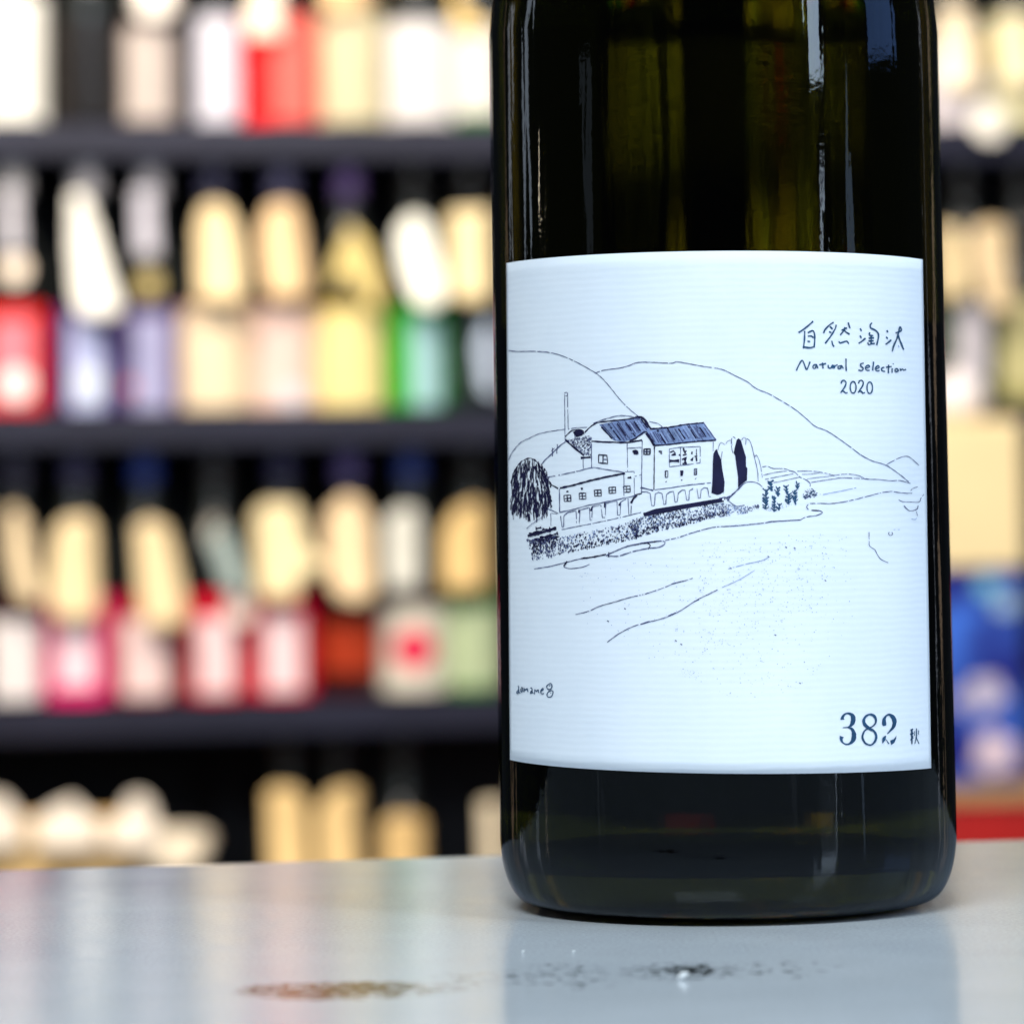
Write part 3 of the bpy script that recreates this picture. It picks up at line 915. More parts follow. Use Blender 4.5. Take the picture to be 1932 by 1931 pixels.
tx = Print()
for pts in (
        [(345, 290), (430, 230), (510, 160)], [(415, 270), (412, 360), (400, 465)], [(450, 290), (510, 268), (528, 340), (520, 455)], [(450, 330), (485, 325), (515, 345)], [(445, 385), (478, 388)], [(405, 448), (460, 458), (515, 450)],
        [(740, 172), (690, 205), (640, 260), (628, 295)], [(770, 200), (760, 240), (720, 310), (680, 365), (645, 410)], [(700, 220), (728, 248)], [(688, 278), (715, 288)],
        [(828, 262), (860, 248), (892, 236)], [(868, 228), (852, 270), (815, 315)], [(855, 255), (882, 285), (920, 305)], [(905, 175), (925, 240)], [(720, 380), (728, 420), (745, 445)], [(800, 385), (812, 405), (850, 395), (890, 385), (910, 415)],
        [(1040, 240), (1055, 270)], [(1038, 320), (1052, 348)], [(1020, 410), (1060, 385), (1100, 350)], [(1175, 178), (1153, 200), (1157, 235), (1200, 255), (1240, 290), (1245, 340), (1225, 430)],
        [(1150, 285), (1138, 310)], [(1140, 318), (1188, 322)], [(1135, 352), (1195, 348)], [(1165, 320), (1163, 410)], [(1132, 382), (1190, 380)], [(1125, 398), (1135, 425), (1170, 412), (1204, 412)],
        [(1340, 262), (1350, 285)], [(1333, 335), (1350, 357)], [(1325, 420), (1350, 405), (1390, 370)], [(1438, 292), (1480, 278), (1505, 262), (1500, 240), (1485, 225), (1472, 285), (1455, 350), (1420, 430), (1400, 500)], [(1465, 310), (1490, 380), (1530, 480)]):
    tx.stroke(T(pts), 3.2, 'blue', rough=0.25)
tx.stroke(T([(1470, 430), (1480, 452)]), 2.4, 'faint')
for pts in (
        [(320, 715), (345, 660), (385, 600), (412, 650), (437, 705), (475, 615)], [(555, 650), (520, 650), (505, 680), (530, 692), (552, 655), (562, 690)], [(578, 650), (655, 636)], [(615, 625), (622, 692)],
        [(680, 650), (682, 682), (710, 688), (726, 650), (732, 690)], [(740, 650), (750, 690), (757, 662), (785, 650)], [(830, 660), (795, 665), (790, 690), (820, 690), (833, 660), (848, 692)], [(880, 580), (880, 650), (882, 720)],
        [(1080, 632), (1045, 640), (1047, 665), (1075, 688), (1060, 715), (1020, 710)], [(1100, 690), (1145, 672), (1130, 655), (1100, 675), (1107, 710), (1147, 712)], [(1190, 615), (1180, 715)],
        [(1213, 698), (1255, 680), (1240, 660), (1212, 685), (1222, 718), (1257, 715)], [(1312, 680), (1285, 685), (1282, 715), (1322, 725)], [(1330, 677), (1392, 670)], [(1360, 650), (1358, 745)], [(1400, 690), (1398, 740)], [(1412, 635), (1411, 645)],
        [(1450, 690), (1430, 710), (1445, 728), (1470, 715), (1452, 690)], [(1490, 690), (1495, 715), (1515, 695), (1530, 712), (1556, 700)]):
    tx.stroke(T(pts), 2.9, 'blue', rough=0.25)


def ell(cx, cy, rx, ry, n=14):
    return [(cx + rx * math.sin(2 * math.pi * i / n), cy - ry * math.cos(2 * math.pi * i / n)) for i in range(n + 1)]


for dx in (0, 195):
    tx.stroke(T([(825 + dx, 862), (835 + dx, 832), (860 + dx, 825), (880 + dx, 848), (870 + dx, 890), (840 + dx, 935), (820 + dx, 965)]), 2.9, 'blue', rough=0.2)
    tx.stroke(T([(825 + dx, 948), (855 + dx, 948), (875 + dx, 970), (897 + dx, 960)]), 3.0, 'blue', rough=0.2)
tx.stroke(T(ell(960, 903, 33, 66)), 2.7, 'blue', rough=0.2)
tx.stroke(T(ell(1147, 908, 31, 66)), 2.7, 'blue', rough=0.2)
to = tx.build('handwritten_title', label)
to['label'] = 'handwritten title in Japanese and English with the year 2020'

nb = Print()
for pts in (
        [(448, 295, 56), (450, 258, 44), (490, 210, 26), (545, 200, 30), (600, 230, 58), (615, 290, 72), (600, 350, 62), (565, 395, 32), (520, 413, 16), (455, 416, 12)],
        [(530, 415, 16), (595, 440, 40), (625, 520, 68), (615, 600, 66), (570, 655, 36), (510, 672, 22), (450, 640, 24), (430, 590, 48), (440, 552, 66)],
        [(870, 212, 28), (810, 242, 32), (775, 305, 42), (792, 370, 50), (860, 430, 44), (930, 470, 32), (965, 540, 36), (950, 620, 34), (890, 680, 24), (810, 662, 27), (765, 600, 32), (757, 540, 30), (792, 462, 22), (850, 430, 22), (920, 390, 20), (955, 345, 26), (960, 290, 34), (930, 235, 42), (870, 212, 30)],
        [(1092, 388, 50), (1085, 335, 64), (1090, 282, 42), (1130, 228, 26), (1180, 224, 42), (1230, 272, 66), (1245, 340, 60), (1225, 410, 46), (1180, 465, 26), (1135, 512, 14)],
        [(1110, 540, 12), (1085, 590, 50), (1062, 655, 8)], [(1120, 600, 10), (1160, 665, 14)],
        [(1490, 456, 20), (1530, 436, 16)], [(1510, 450, 26), (1512, 560, 22), (1512, 668, 16)], [(1484, 520, 18), (1535, 500, 22)], [(1528, 545, 16), (1488, 612, 10)], [(1516, 556, 16), (1534, 582, 10)],
        [(1582, 428, 14), (1580, 560, 15), (1555, 665, 9)], [(1580, 570, 10), (1620, 662, 11)], [(1552, 470, 9), (1550, 540, 9)], [(1616, 458, 10), (1613, 522, 10)]):
    nb.stroke(N(pts), 3, 'blue', rough=0.08, step=1.6)
nb.poly(N([(1180, 612), (1230, 597), (1262, 560), (1273, 535), (1270, 585), (1240, 650), (1195, 682), (1186, 650)]), 'blue')
no = nb.build('batch_number', label)
no['label'] = 'printed number 382 with a small character for autumn'

sg = Print()
for pts in (
        [(245, 570), (270, 590), (265, 650), (272, 740), (318, 812)], [(268, 700), (215, 760), (205, 808), (235, 815), (272, 760)], [(350, 625), (390, 630), (397, 690), (370, 765), (340, 750), (347, 650)],
        [(452, 640), (440, 770)], [(450, 700), (490, 680), (500, 710), (520, 680), (552, 660), (577, 770)], [(655, 640), (692, 635), (712, 690), (720, 780), (762, 806)], [(706, 720), (655, 770), (662, 818), (690, 800), (712, 750)],
        [(802, 680), (790, 840)], [(800, 740), (840, 715), (860, 760), (880, 720), (915, 690), (925, 780), (952, 792)], [(1000, 742), (1060, 702), (1080, 662), (1050, 650), (1003, 720), (1000, 800), (1040, 825), (1097, 816)],
        [(1310, 482), (1357, 520), (1360, 590), (1330, 660), (1270, 690), (1210, 650), (1185, 590), (1220, 540), (1310, 482)], [(1340, 716), (1397, 742), (1393, 820), (1350, 910), (1280, 940), (1210, 910), (1200, 840), (1250, 760), (1340, 716)],
        [(1302, 535), (1290, 580)], [(1325, 785), (1328, 812)]):
    sg.stroke(S(pts), 2.0, 'blue', rough=0.2, step=1.5)
so = sg.build('signature', label)
so['label'] = 'small handwritten artist signature with two drawn beans'

# ------------------------------------------------------------------ crumbs on the counter
cm = mat('crumb_white', (0.85, 0.86, 0.86), 0.7)
for (xd, yd, s, lab) in ((1288, 1848, 0.0008, 'white paper scrap on the counter in front of the bottle, largest crumb'),
                         (987, 1797, 0.00022, 'tiny white crumb on the counter, leftmost of the crumbs'),
                         (1082, 1797, 0.00022, 'tiny white crumb on the counter beside the black flecks'),
                         (1610, 1698, 0.0002, 'tiny white crumb on the counter at the right of the bottle foot')):
    q = on_plane(xd, yd, Vector((0, 0, 0)), ZUP)
    bm = bmesh.new()
    bmesh.ops.create_icosphere(bm, subdivisions=2, radius=s)
    for v in bm.verts:
        v.co.x *= 1.0 + rnd.uniform(-.25, .25)
        v.co.z = v.co.z * 0.55 + v.co.x * 0.35
        v.co.y *= 0.7
        v.co.z += 0
    mz = min(v.co.z for v in bm.verts)
    for v in bm.verts: v.co.z -= mz
    me = bpy.data.meshes.new('crumb'); bm.to_mesh(me); bm.free()
    me.materials.append(cm)
    o = bpy.data.objects.new('crumb', me); COL.objects.link(o)
    o.location = (q.x, q.y, 0.0001)
    tag(o, lab, 'crumb', 'crumbs on the counter')

# ------------------------------------------------------------------ shelf unit behind
YAW = RAD(10.0)
U = Vector((math.cos(YAW), math.sin(YAW), 0))
NRM = Vector((math.sin(YAW), -math.cos(YAW), 0))         # out of the shelf, towards the counter
P0 = CAM + Vector((0, 4.48, 0))


def shelf_pt(xd, yd, out=0.0):
    return on_plane(xd, yd, P0 + NRM * out, NRM)


ROWY = (236, 778, 1324, 1874)
ROWZ = [shelf_pt(450, y).z for y in ROWY]
orig = Vector((P0.x, P0.y, 0))
shelf = empty('shelf_unit', (P0.x, P0.y, -0.95), YAW)
tag(shelf, 'black wall shelf unit with four boards full of sake bottles', 'shelf')
sm_board = mat('black_shelf_laminate', (0.013, 0.014, 0.032), 0.45, 0.3, 0.15, 12)
sm_back = mat('black_back_panel', (0.006, 0.006, 0.010), 0.6, 0.3, 0.2, 8)
for z in ROWZ:
    box('board', -1.32, 1.35, 0.0, 0.36, z - 0.038 + 0.95, z + 0.95, sm_board, shelf, bevel=0.003)
box('board', -1.32, 1.35, 0.0, 0.36, ROWZ[0] + 0.36 + 0.95, ROWZ[0] + 0.40 + 0.95, sm_board, shelf, bevel=0.003)
box('back_panel', -1.32, 1.35, 0.362, 0.378, 0.05, ROWZ[0] + 0.40 + 0.95, sm_back, shelf)
for x in (-1.345, 1.352):
    box('side_panel', x, x + 0.022, 0.0, 0.378, 0.0, ROWZ[0] + 0.42 + 0.95, sm_board, shelf)
box('plinth', -1.32, 1.35, 0.03, 0.36, 0.0, 0.08, sm_board, shelf)

floor = mesh_obj('floor', [(-3, -3, -0.95), (3, -3, -0.95), (3, 5, -0.95), (-3, 5, -0.95)], [(0, 1, 2, 3)], mat('floor_concrete', (0.12, 0.11, 0.10), 0.6, 0.4, 0.2, 6))
tag(floor, kind='structure')

BP = [(0.030, 0.0), (0.036, 0.002), (0.039, 0.007), (0.039, 0.06), (0.039, 0.120), (0.039, 0.158), (0.0375, 0.170), (0.033, 0.184), (0.026, 0.198), (0.0195, 0.212), (0.0160, 0.226), (0.0146, 0.245), (0.0142, 0.280)]


def shelf_bottle(x, row, wpx, glass, lab, cap, label, seal_or_glint=None, lz=(0.006, 0.112), lw=1.25, back=0.045, band=None, sleeve=0.124):
    """one bottle on a shelf: body, label, cap, sometimes a round seal or a coloured foot band"""
    q = shelf_pt(x, ROWY[row], -back)
    s = (wpx / 1600.0) / 0.078
    o = empty('shelf_sake_bottle', (q.x, q.y, ROWZ[row] + 0.0006), YAW * 0.5)
    tag(o, label, 'bottle', 'sake bottles on the shelves')
    lathe('body', [(r * s, z) for r, z in BP], cmat('glass', (0.010, 0.012, 0.012)), o, n=32)
    arc_label('sleeve', 0.03905 * s, -1.9, 1.9, 0.004, sleeve, cmat('glass', glass), o, n=28, thick=0.0003)
    lathe('cap', [(0.0164, 0.252), (0.0168, 0.2525), (0.0168, 0.296), (0.0158, 0.298), (0.0, 0.298)], cmat('cap', tuple(c * 0.5 for c in cap)), o, n=24)
    if lab:
        l = arc_label('label', 0.0391 * s + 0.0006, -lw, lw, lz[0], lz[1], cmat('paper', lab), o, n=16)
        if seal_or_glint:
            sx, sz, sr, scol = seal_or_glint
            vs, fs = [], []
            for g in range(7):
                for k in range(24):
                    a = 2 * math.pi * k / 24
                    q_ = max(sr * g / 6, sr * 0.01)
                    t = (sx + q_ * math.cos(a)) / (0.039 * s)
                    vs.append(((0.0391 * s + 0.0013) * math.sin(t), -(0.0391 * s + 0.0013) * math.cos(t), sz + q_ * math.sin(a)))
                    if g:
                        fs.append(((g - 1) * 24 + k, (g - 1) * 24 + (k + 1) % 24, g * 24 + (k + 1) % 24, g * 24 + k))
            mesh_obj('seal_or_glint', vs, fs, cmat('paper', scol), l)
        if band:
            arc_label('label_band', 0.0391 * s + 0.0012, -lw, band[0], band[1], band[2], cmat('paper', band[3]), l, n=10)
    return o


def card(pts, col, label, out=0.004, name='hanging_card', cat='card', group='paper cards on the shelf bottles', bend=1.0):
    """a stiff paper card hung on a bottle neck, cut to its outline, 0.8 mm thick"""
    mx_, my_ = sum(p[0] for p in pts) / len(pts), sum(p[1] for p in pts) / len(pts)
    P = [shelf_pt(mx_ + (x - mx_) * 0.89, my_ + (y - my_) * 0.95, out) for x, y in pts]
    c = sum(P, Vector()) / len(P)
    z0_, z1_ = min(p.z for p in P), max(p.z for p in P)
    org = Vector((c.x, c.y, z0_))
    hh = z1_ - z0_
    bm = bmesh.new()
    bm.faces.new([bm.verts.new(p - org) for p in P])
    for k in range(1, 8):
        bmesh.ops.bisect_plane(bm, geom=bm.verts[:] + bm.edges[:] + bm.faces[:], plane_co=(0, 0, hh * k / 8), plane_no=(0, 0, 1))
    us = [(p - org).dot(U) for p in P]
    for k in range(1, 6):
        bmesh.ops.bisect_plane(bm, geom=bm.verts[:] + bm.edges[:] + bm.faces[:], plane_co=U * (min(us) + (max(us) - min(us)) * k / 6), plane_no=U)
    um = (min(us) + max(us)) / 2
    rg = random.Random(int(pts[0][0] * 7 + pts[0][1]))
    b1, b2, tw = rg.uniform(0.10, 0.30), rg.uniform(5, 13), rg.uniform(-0.25, 0.25)
    for v in bm.verts:
        t = 1 - v.co.z / hh
        u_ = v.co.dot(U) - um
        v.co += NRM * (b1 * hh * t * t * bend - b2 * u_ * u_ * bend + tw * u_ * bend)
    for f in bm.faces:
        f.smooth = True
        if f.normal.dot(NRM) < 0:
            f.normal_flip()
    bm.normal_update()
    for f in bm.faces:
        if f.normal.dot(NRM) < 0:
            f.normal_flip()
    me = bpy.data.meshes.new(name); bm.to_mesh(me); bm.free()
    me.materials.append(cmat('paper', col))
    o = bpy.data.objects.new(name, me); COL.objects.link(o)
    so_ = o.modifiers.new('thickness', 'SOLIDIFY'); so_.thickness = 0.0008
    o.location = org
    tag(o, label, cat, group)
    return o


def tag_or_glint(x, y, r, col, label, out=0.006):  # paper tags, and blurred highlights modelled as discs
    return card([(x + r * math.cos(2 * math.pi * k / 28), y + r * math.sin(2 * math.pi * k / 28)) for k in range(28)], col, label, out, 'tag_or_glint', 'tag', 'round tags on the shelf bottles')


CREAM, TAN, WHITE = (0.82, 0.66, 0.40), (0.74, 0.55, 0.30), (0.86, 0.87, 0.84)
BLK = (0.012, 0.012, 0.014)
# top row
shelf_bottle(22, 0, 128, (0.6, 0.55, 0.45), (0.9, 0.9, 0.86), BLK, 'bottle with blank white label at the far left end of the top shelf', lw=1.4, lz=(0.004, 0.15))
shelf_bottle(168, 0, 140, (0.012, 0.010, 0.010), None, BLK, 'plain black bottle without label on the top shelf')
shelf_bottle(278, 0, 108, (0.06, 0.03, 0.03), (0.50, 0.44, 0.42), BLK, 'bottle with dull pinkish grey label right of the plain black bottle, top shelf', lz=(0.006, 0.115), lw=1.2)
shelf_bottle(412, 0, 100, (0.03, 0.025, 0.05), (0.62, 0.62, 0.74), (0.03, 0.02, 0.03), 'slim bottle with lavender white label left of the red bottle, top shelf', lz=(0.004, 0.13), lw=0.95)
shelf_bottle(528, 0, 142, (0.85, 0.012, 0.015), (0.85, 0.15, 0.13), BLK, 'bright red bottle with coral label on the top shelf', lz=(0.004, 0.13), lw=1.35, band=(-0.15, 0.003, 0.131, (0.85, 0.008, 0.012)))
shelf_bottle(662, 0, 126, (0.52, 0.36, 0.14), (0.58, 0.53, 0.36), (0.7, 0.6, 0.4), 'beige labelled bottle right of the red bottle, top shelf', lz=(0.004, 0.14))
shelf_bottle(792, 0, 136, (0.45, 0.42, 0.40), (0.66, 0.65, 0.68), (0.12, 0.05, 0.02), 'stout bottle with pale lilac label and brown cap, top shelf', lz=(0.004, 0.125), lw=1.4)
shelf_bottle(905, 0, 118, (0.03, 0.14, 0.02), (0.66, 0.66, 0.63), BLK, 'green footed bottle with white label beside the large bottle, top shelf', lz=(0.014, 0.125), lw=1.4)
card([(246, -40), (345, -40), (345, 12), (318, 38), (265, 38), (246, 14)], (0.85, 0.80, 0.76), 'white paper card over the pinkish grey label, top shelf')
card([(480, -30), (536, -30), (536, 74), (462, 74), (459, 28)], (0.88, 0.82, 0.70), 'notched cream card hanging over the red bottle, top shelf', out=0.012)
card([(600, -40), (706, -40), (706, 18), (606, 26)], (0.80, 0.55, 0.30), 'orange tan card over the beige labelled bottle, top shelf')
card([(728, -50), (800, -50), (800, 34), (735, 40)], (0.76, 0.55, 0.28), 'tan card left of the brown cap, top shelf', out=-0.02)
card([(846, -50), (922, -50), (922, 70), (850, 62)], (0.74, 0.55, 0.24), 'yellow tan card beside the large bottle, top shelf', out=-0.02)
shelf_bottle(1805, 0, 130, (0.5, 0.45, 0.4), (0.62, 0.58, 0.64), BLK, 'bottle with pale lilac label right of the large bottle, top shelf', lz=(0.004, 0.08))
shelf_bottle(1925, 0, 120, (0.05, 0.16, 0.03), (0.80, 0.76, 0.48), BLK, 'green bottle with cream label at the right picture edge, top shelf', lz=(0.006, 0.14))
card([(1776, 12), (1828, 12), (1836, 90), (1846, 180), (1776, 180)], (0.86, 0.74, 0.55), 'tapering cream card right of the large bottle, top shelf')
card([(1772, 92), (1828, 92), (1852, 130), (1846, 176), (1776, 180)], (0.93, 0.92, 0.86), 'bright white ticket over the tapering cream card, top shelf', out=0.010)
card([(1888, 28), (1960, 28), (1960, 170), (1878, 170)], (0.84, 0.76, 0.52), 'cream card at the right picture edge, top shelf')
tag_or_glint(1861, 97, 17, (0.60, 0.42, 0.12), 'small gold round tag between the cream cards, top shelf')
tag_or_glint(1870, 230, 40, (0.94, 0.92, 0.86), 'large white round tag low on the top shelf, right of the large bottle')

# second row
shelf_bottle(26, 1, 130, (0.80, 0.02, 0.012), (0.78, 0.22, 0.28), (0.7, 0.7, 0.75), 'red bottle at the far left end of the second shelf', seal_or_glint=(0.005, 0.034, 0.019, (0.93, 0.9, 0.9)), lz=(0.012, 0.108), lw=0.62)  # the white disc is a highlight painted on the label
shelf_bottle(165, 1, 122, (0.06, 0.03, 0.18), (0.46, 0.52, 0.82), (0.7, 0.7, 0.8), 'violet bottle with pale blue label under the white wedge card, second shelf', seal_or_glint=(0.003, 0.034, 0.018, (0.66, 0.76, 0.92)), lw=0.55, lz=(0.004, 0.112))  # its pale blue disc paints in a bright highlight
shelf_bottle(285, 1, 116, (0.08, 0.035, 0.18), (0.36, 0.37, 0.60), (0.6, 0.6, 0.7), 'violet bottle with greyish blue label behind the gold tag, second shelf', seal_or_glint=(-0.026, 0.030, 0.009, (0.5, 0.1, 0.08)), lw=0.6, lz=(0.004, 0.112))
shelf_bottle(405, 1, 140, (0.70, 0.42, 0.26), (0.80, 0.66, 0.47), (0.05, 0.05, 0.12), 'bottle with wide pale peach label, second shelf', lw=1.4, lz=(0.004, 0.118))
shelf_bottle(535, 1, 128, (0.62, 0.36, 0.26), (0.74, 0.56, 0.52), (0.10, 0.10, 0.22), 'bottle with pale pink label between peach and yellow ones, second shelf', seal_or_glint=(0.010, 0.018, 0.014, (0.72, 0.70, 0.80)), lw=1.4, lz=(0.004, 0.118))
shelf_bottle(660, 1, 138, (0.62, 0.46, 0.10), (0.80, 0.68, 0.32), (0.14, 0.09, 0.30), 'bottle with yellow label and violet cap, second shelf', lw=1.45, lz=(0.004, 0.116))
shelf_bottle(785, 1, 124, (0.015, 0.30, 0.008), (0.36, 0.60, 0.68), BLK, 'bright green bottle with pale turquoise label, second shelf', lw=0.75, lz=(0.006, 0.108), band=(-0.16, 0.005, 0.109, (0.015, 0.34, 0.008)))
shelf_bottle(890, 1, 110, (0.008, 0.016, 0.012), (0.015, 0.035, 0.03), BLK, 'blackish green bottle beside the large bottle, second shelf', lz=(0.02, 0.09))
card([(2, 352), (38, 352), (46, 480), (2, 480)], (0.52, 0.52, 0.60), 'narrow grey neck slip on the red bottle, second shelf')
tag_or_glint(28, 508, 30, (0.92, 0.80, 0.68), 'round cream highlight disc on the neck of the red bottle, second shelf')  # out-of-focus highlight built as a pale disc
card([(128, 360), (158, 358), (186, 430), (212, 520), (238, 596), (214, 606), (146, 602), (132, 560), (126, 460)], (0.90, 0.90, 0.86), 'white wedge shaped card on the violet bottle, second shelf')
card([(250, 356), (292, 356), (300, 486), (252, 486)], (0.50, 0.50, 0.60), 'narrow grey neck slip above the gold tag, second shelf')
tag_or_glint(281, 538, 26, (0.42, 0.34, 0.14), 'dull gold round tag on the violet bottle, second shelf')
card([(366, 420), (380, 386), (404, 378), (430, 388), (452, 430), (464, 500), (462, 578), (364, 578)], CREAM, 'round topped cream card above the peach label, second shelf')
card([(500, 390), (522, 378), (560, 382), (576, 430), (588, 520), (590, 556), (560, 572), (500, 566), (486, 500), (484, 430)], (0.80, 0.58, 0.34), 'tan card above the pale pink label, second shelf')
card([(662, 420), (700, 460), (726, 530), (730, 590), (690, 580), (676, 540), (640, 520), (612, 560), (618, 510), (640, 460)], (0.62, 0.50, 0.20), 'olive yellow pointed card below the violet cap, second shelf')
card([(740, 440), (766, 404), (792, 400), (816, 430), (838, 520), (842, 566), (822, 588), (776, 582), (752, 520)], (0.90, 0.92, 0.86), 'white slanting card on the green bottle, second shelf')
card([(846, 394), (926, 390), (926, 572), (880, 576), (842, 560)], (0.84, 0.70, 0.42), 'square cream card beside the large bottle, second shelf')
card([(896, 655), (910, 612), (934, 600), (934, 752), (906, 742), (902, 690)], (0.50, 0.60, 0.80), 'pale blue slip on the blackish green bottle beside the large bottle, second shelf', out=0.008)
shelf_bottle(1828, 1, 120, (0.02, 0.05, 0.012), (0.54, 0.52, 0.60), BLK, 'dark bottle with small white label right of the large bottle, second shelf', lz=(0.03, 0.125), lw=0.5)
shelf_bottle(1935, 1, 120, (0.34, 0.32, 0.12), (0.50, 0.47, 0.24), BLK, 'olive bottle with olive label at the right picture edge, second shelf', lz=(0.02, 0.13))
card([(1770, 420), (1808, 428), (1828, 470), (1822, 560), (1800, 572), (1770, 560)], (0.74, 0.60, 0.36), 'tan card half behind the large bottle, right side, second shelf')
card([(1834, 428), (1862, 416), (1908, 420), (1914, 600), (1856, 592), (1832, 500)], (0.80, 0.63, 0.40), 'broad cream card right of the large bottle, second shelf', out=0.010)

# third row
shelf_bottle(30, 2, 112, (0.06, 0.02, 0.02), (0.82, 0.78, 0.80), (0.05, 0.05, 0.10), 'bottle with white label at the far left end of the third shelf', lw=0.95, lz=(0.006, 0.098))
shelf_bottle(146, 2, 132, (0.88, 0.008, 0.20), (0.90, 0.70, 0.80), (0.05, 0.05, 0.14), 'magenta bottle with pale pink label, third shelf', lw=0.55, lz=(0.020, 0.096))
shelf_bottle(275, 2, 118, (0.34, 0.02, 0.03), (0.82, 0.66, 0.66), (0.02, 0.05, 0.30), 'dark red bottle with pinkish label and blue cap, third shelf', lw=0.8, lz=(0.008, 0.096))
shelf_bottle(408, 2, 124, (0.62, 0.006, 0.03), (0.86, 0.66, 0.70), (0.03, 0.03, 0.04), 'crimson bottle with pink label below the round highlight disc, third shelf', lw=0.58, lz=(0.010, 0.096))
shelf_bottle(534, 2, 126, (0.66, 0.006, 0.04), (0.87, 0.68, 0.73), (0.03, 0.03, 0.10), 'crimson bottle with pink label left of the maroon bottle, third shelf', lw=0.58, lz=(0.010, 0.098))
shelf_bottle(660, 2, 118, (0.035, 0.006, 0.006), (0.36, 0.030, 0.004), (0.10, 0.08, 0.28), 'maroon bottle with dark orange red label, third shelf', lw=1.2, lz=(0.030, 0.088))
shelf_bottle(779, 2, 130, (0.05, 0.02, 0.02), (0.66, 0.64, 0.56), (0.03, 0.06, 0.30), 'bottle with white label and large red dot, third shelf', seal_or_glint=(0.0, 0.056, 0.024, (0.72, 0.03, 0.09)), lw=1.45, lz=(0.006, 0.106))
shelf_bottle(893, 2, 116, (0.06, 0.20, 0.05), (0.42, 0.52, 0.33), BLK, 'bottle with pale green label beside the large bottle, third shelf', lw=1.4, lz=(0.012, 0.102))
card([(8, 958), (30, 950), (52, 980), (66, 1060), (84, 1130), (60, 1145), (30, 1130), (8, 1050)], (0.72, 0.58, 0.38), 'slanting tan card at the far left end of the third shelf')
card([(98, 1000), (120, 976), (170, 970), (186, 990), (194, 1176), (100, 1176), (84, 1120)], CREAM, 'tall cream card on the magenta bottle, third shelf')
card([(248, 990), (280, 974), (318, 990), (340, 1060), (362, 1170), (352, 1190), (268, 1188), (256, 1110)], CREAM, 'leaning cream card below the blue cap, third shelf')
card([(388, 1010), (424, 992), (450, 1040), (470, 1120), (450, 1136), (420, 1110)], (0.30, 0.38, 0.38), 'grey green neck slip above the round highlight disc, third shelf')
tag_or_glint(453, 1150, 30, (0.88, 0.76, 0.70), 'round pale pink highlight disc on the crimson bottle, third shelf')  # another blurred highlight, made as a disc of pale paper
card([(470, 970), (496, 944), (560, 946), (570, 990), (590, 1040), (626, 1060), (610, 1082), (566, 1088), (556, 1136), (474, 1134)], (0.80, 0.68, 0.42), 'cream card with a side tab left of the maroon bottle, third shelf')
card([(606, 970), (648, 930), (684, 940), (714, 990), (716, 1120), (680, 1142), (634, 1136), (610, 1090)], (0.82, 0.63, 0.40), 'pointed cream card on the maroon bottle, third shelf')
card([(722, 980), (752, 954), (790, 956), (802, 1000), (796, 1118), (724, 1118)], (0.66, 0.67, 0.62), 'grey white card on the red dot bottle, third shelf')
card([(830, 1000), (860, 958), (902, 942), (930, 960), (930, 1120), (826, 1120)], (0.74, 0.53, 0.24), 'golden tan card beside the large bottle, third shelf')

# bottom row, mostly hidden by the counter
shelf_bottle(545, 3, 120, (0.012, 0.012, 0.02), (0.1, 0.1, 0.12), BLK, 'dark bottle behind the left one of two tan cards, lowest shelf')
shelf_bottle(640, 3, 100, (0.012, 0.012, 0.02), (0.1, 0.1, 0.12), BLK, 'dark bottle behind the right one of two tan cards, lowest shelf')
shelf_bottle(762, 3, 116, (0.012, 0.012, 0.02), (0.1, 0.1, 0.12), BLK, 'dark bottle behind the short tan card, lowest shelf')
card([(498, 1492), (520, 1480), (560, 1484), (588, 1520), (592, 1680), (500, 1680)], (0.76, 0.55, 0.26), 'left one of two tall tan cards on the lowest shelf')
card([(594, 1530), (620, 1490), (660, 1478), (688, 1486), (690, 1680), (596, 1680)], (0.76, 0.55, 0.26), 'right one of two tall tan cards on the lowest shelf', out=0.007)
card([(716, 1552), (736, 1536), (790, 1536), (808, 1550), (808, 1690), (714, 1690)], (0.72, 0.50, 0.22), 'short tan card on the lowest shelf')
card([(906, 1508), (946, 1506), (946, 1700), (908, 1700)], (0.80, 0.70, 0.52), 'narrow cream card beside the large bottle, lowest shelf')
# the rows go on past both picture edges; the big bottle's rim mirrors them
def past_edge(src, u, row, label, grp):
    c = src.copy(); COL.objects.link(c)
    q = orig + U * u - NRM * 0.05
    c.location = (q.x, q.y, ROWZ[row] + 0.0006)
    tag(c, label, None, grp)
    for ch in src.children:
        d = ch.copy(); COL.objects.link(d); d.parent = c
        for g in ch.children:
            e = g.copy(); COL.objects.link(e); e.parent = d


rows = [[o for o in COL.objects if o.name.startswith('shelf_sake_bottle') and abs(o.location.z - ROWZ[r] - 0.0006) < 0.01] for r in range(3)]
for r in range(3):
    for side, us in ((-1, [-0.78 - 0.083 * k for k in range(6)]), (1, [0.80 + 0.083 * k for k in range(6)])):
        for k, u in enumerate(us):
            sd = 'left' if side < 0 else 'right'
            past_edge(rows[r][(k * 3 + r) % len(rows[r])], u, r, '%s bottle counted outward past the %s picture edge, %s shelf' % (
                ('first', 'second', 'third', 'fourth', 'fifth', 'sixth')[k], sd, ('top', 'second', 'third')[r]), 'bottles past the picture edges')

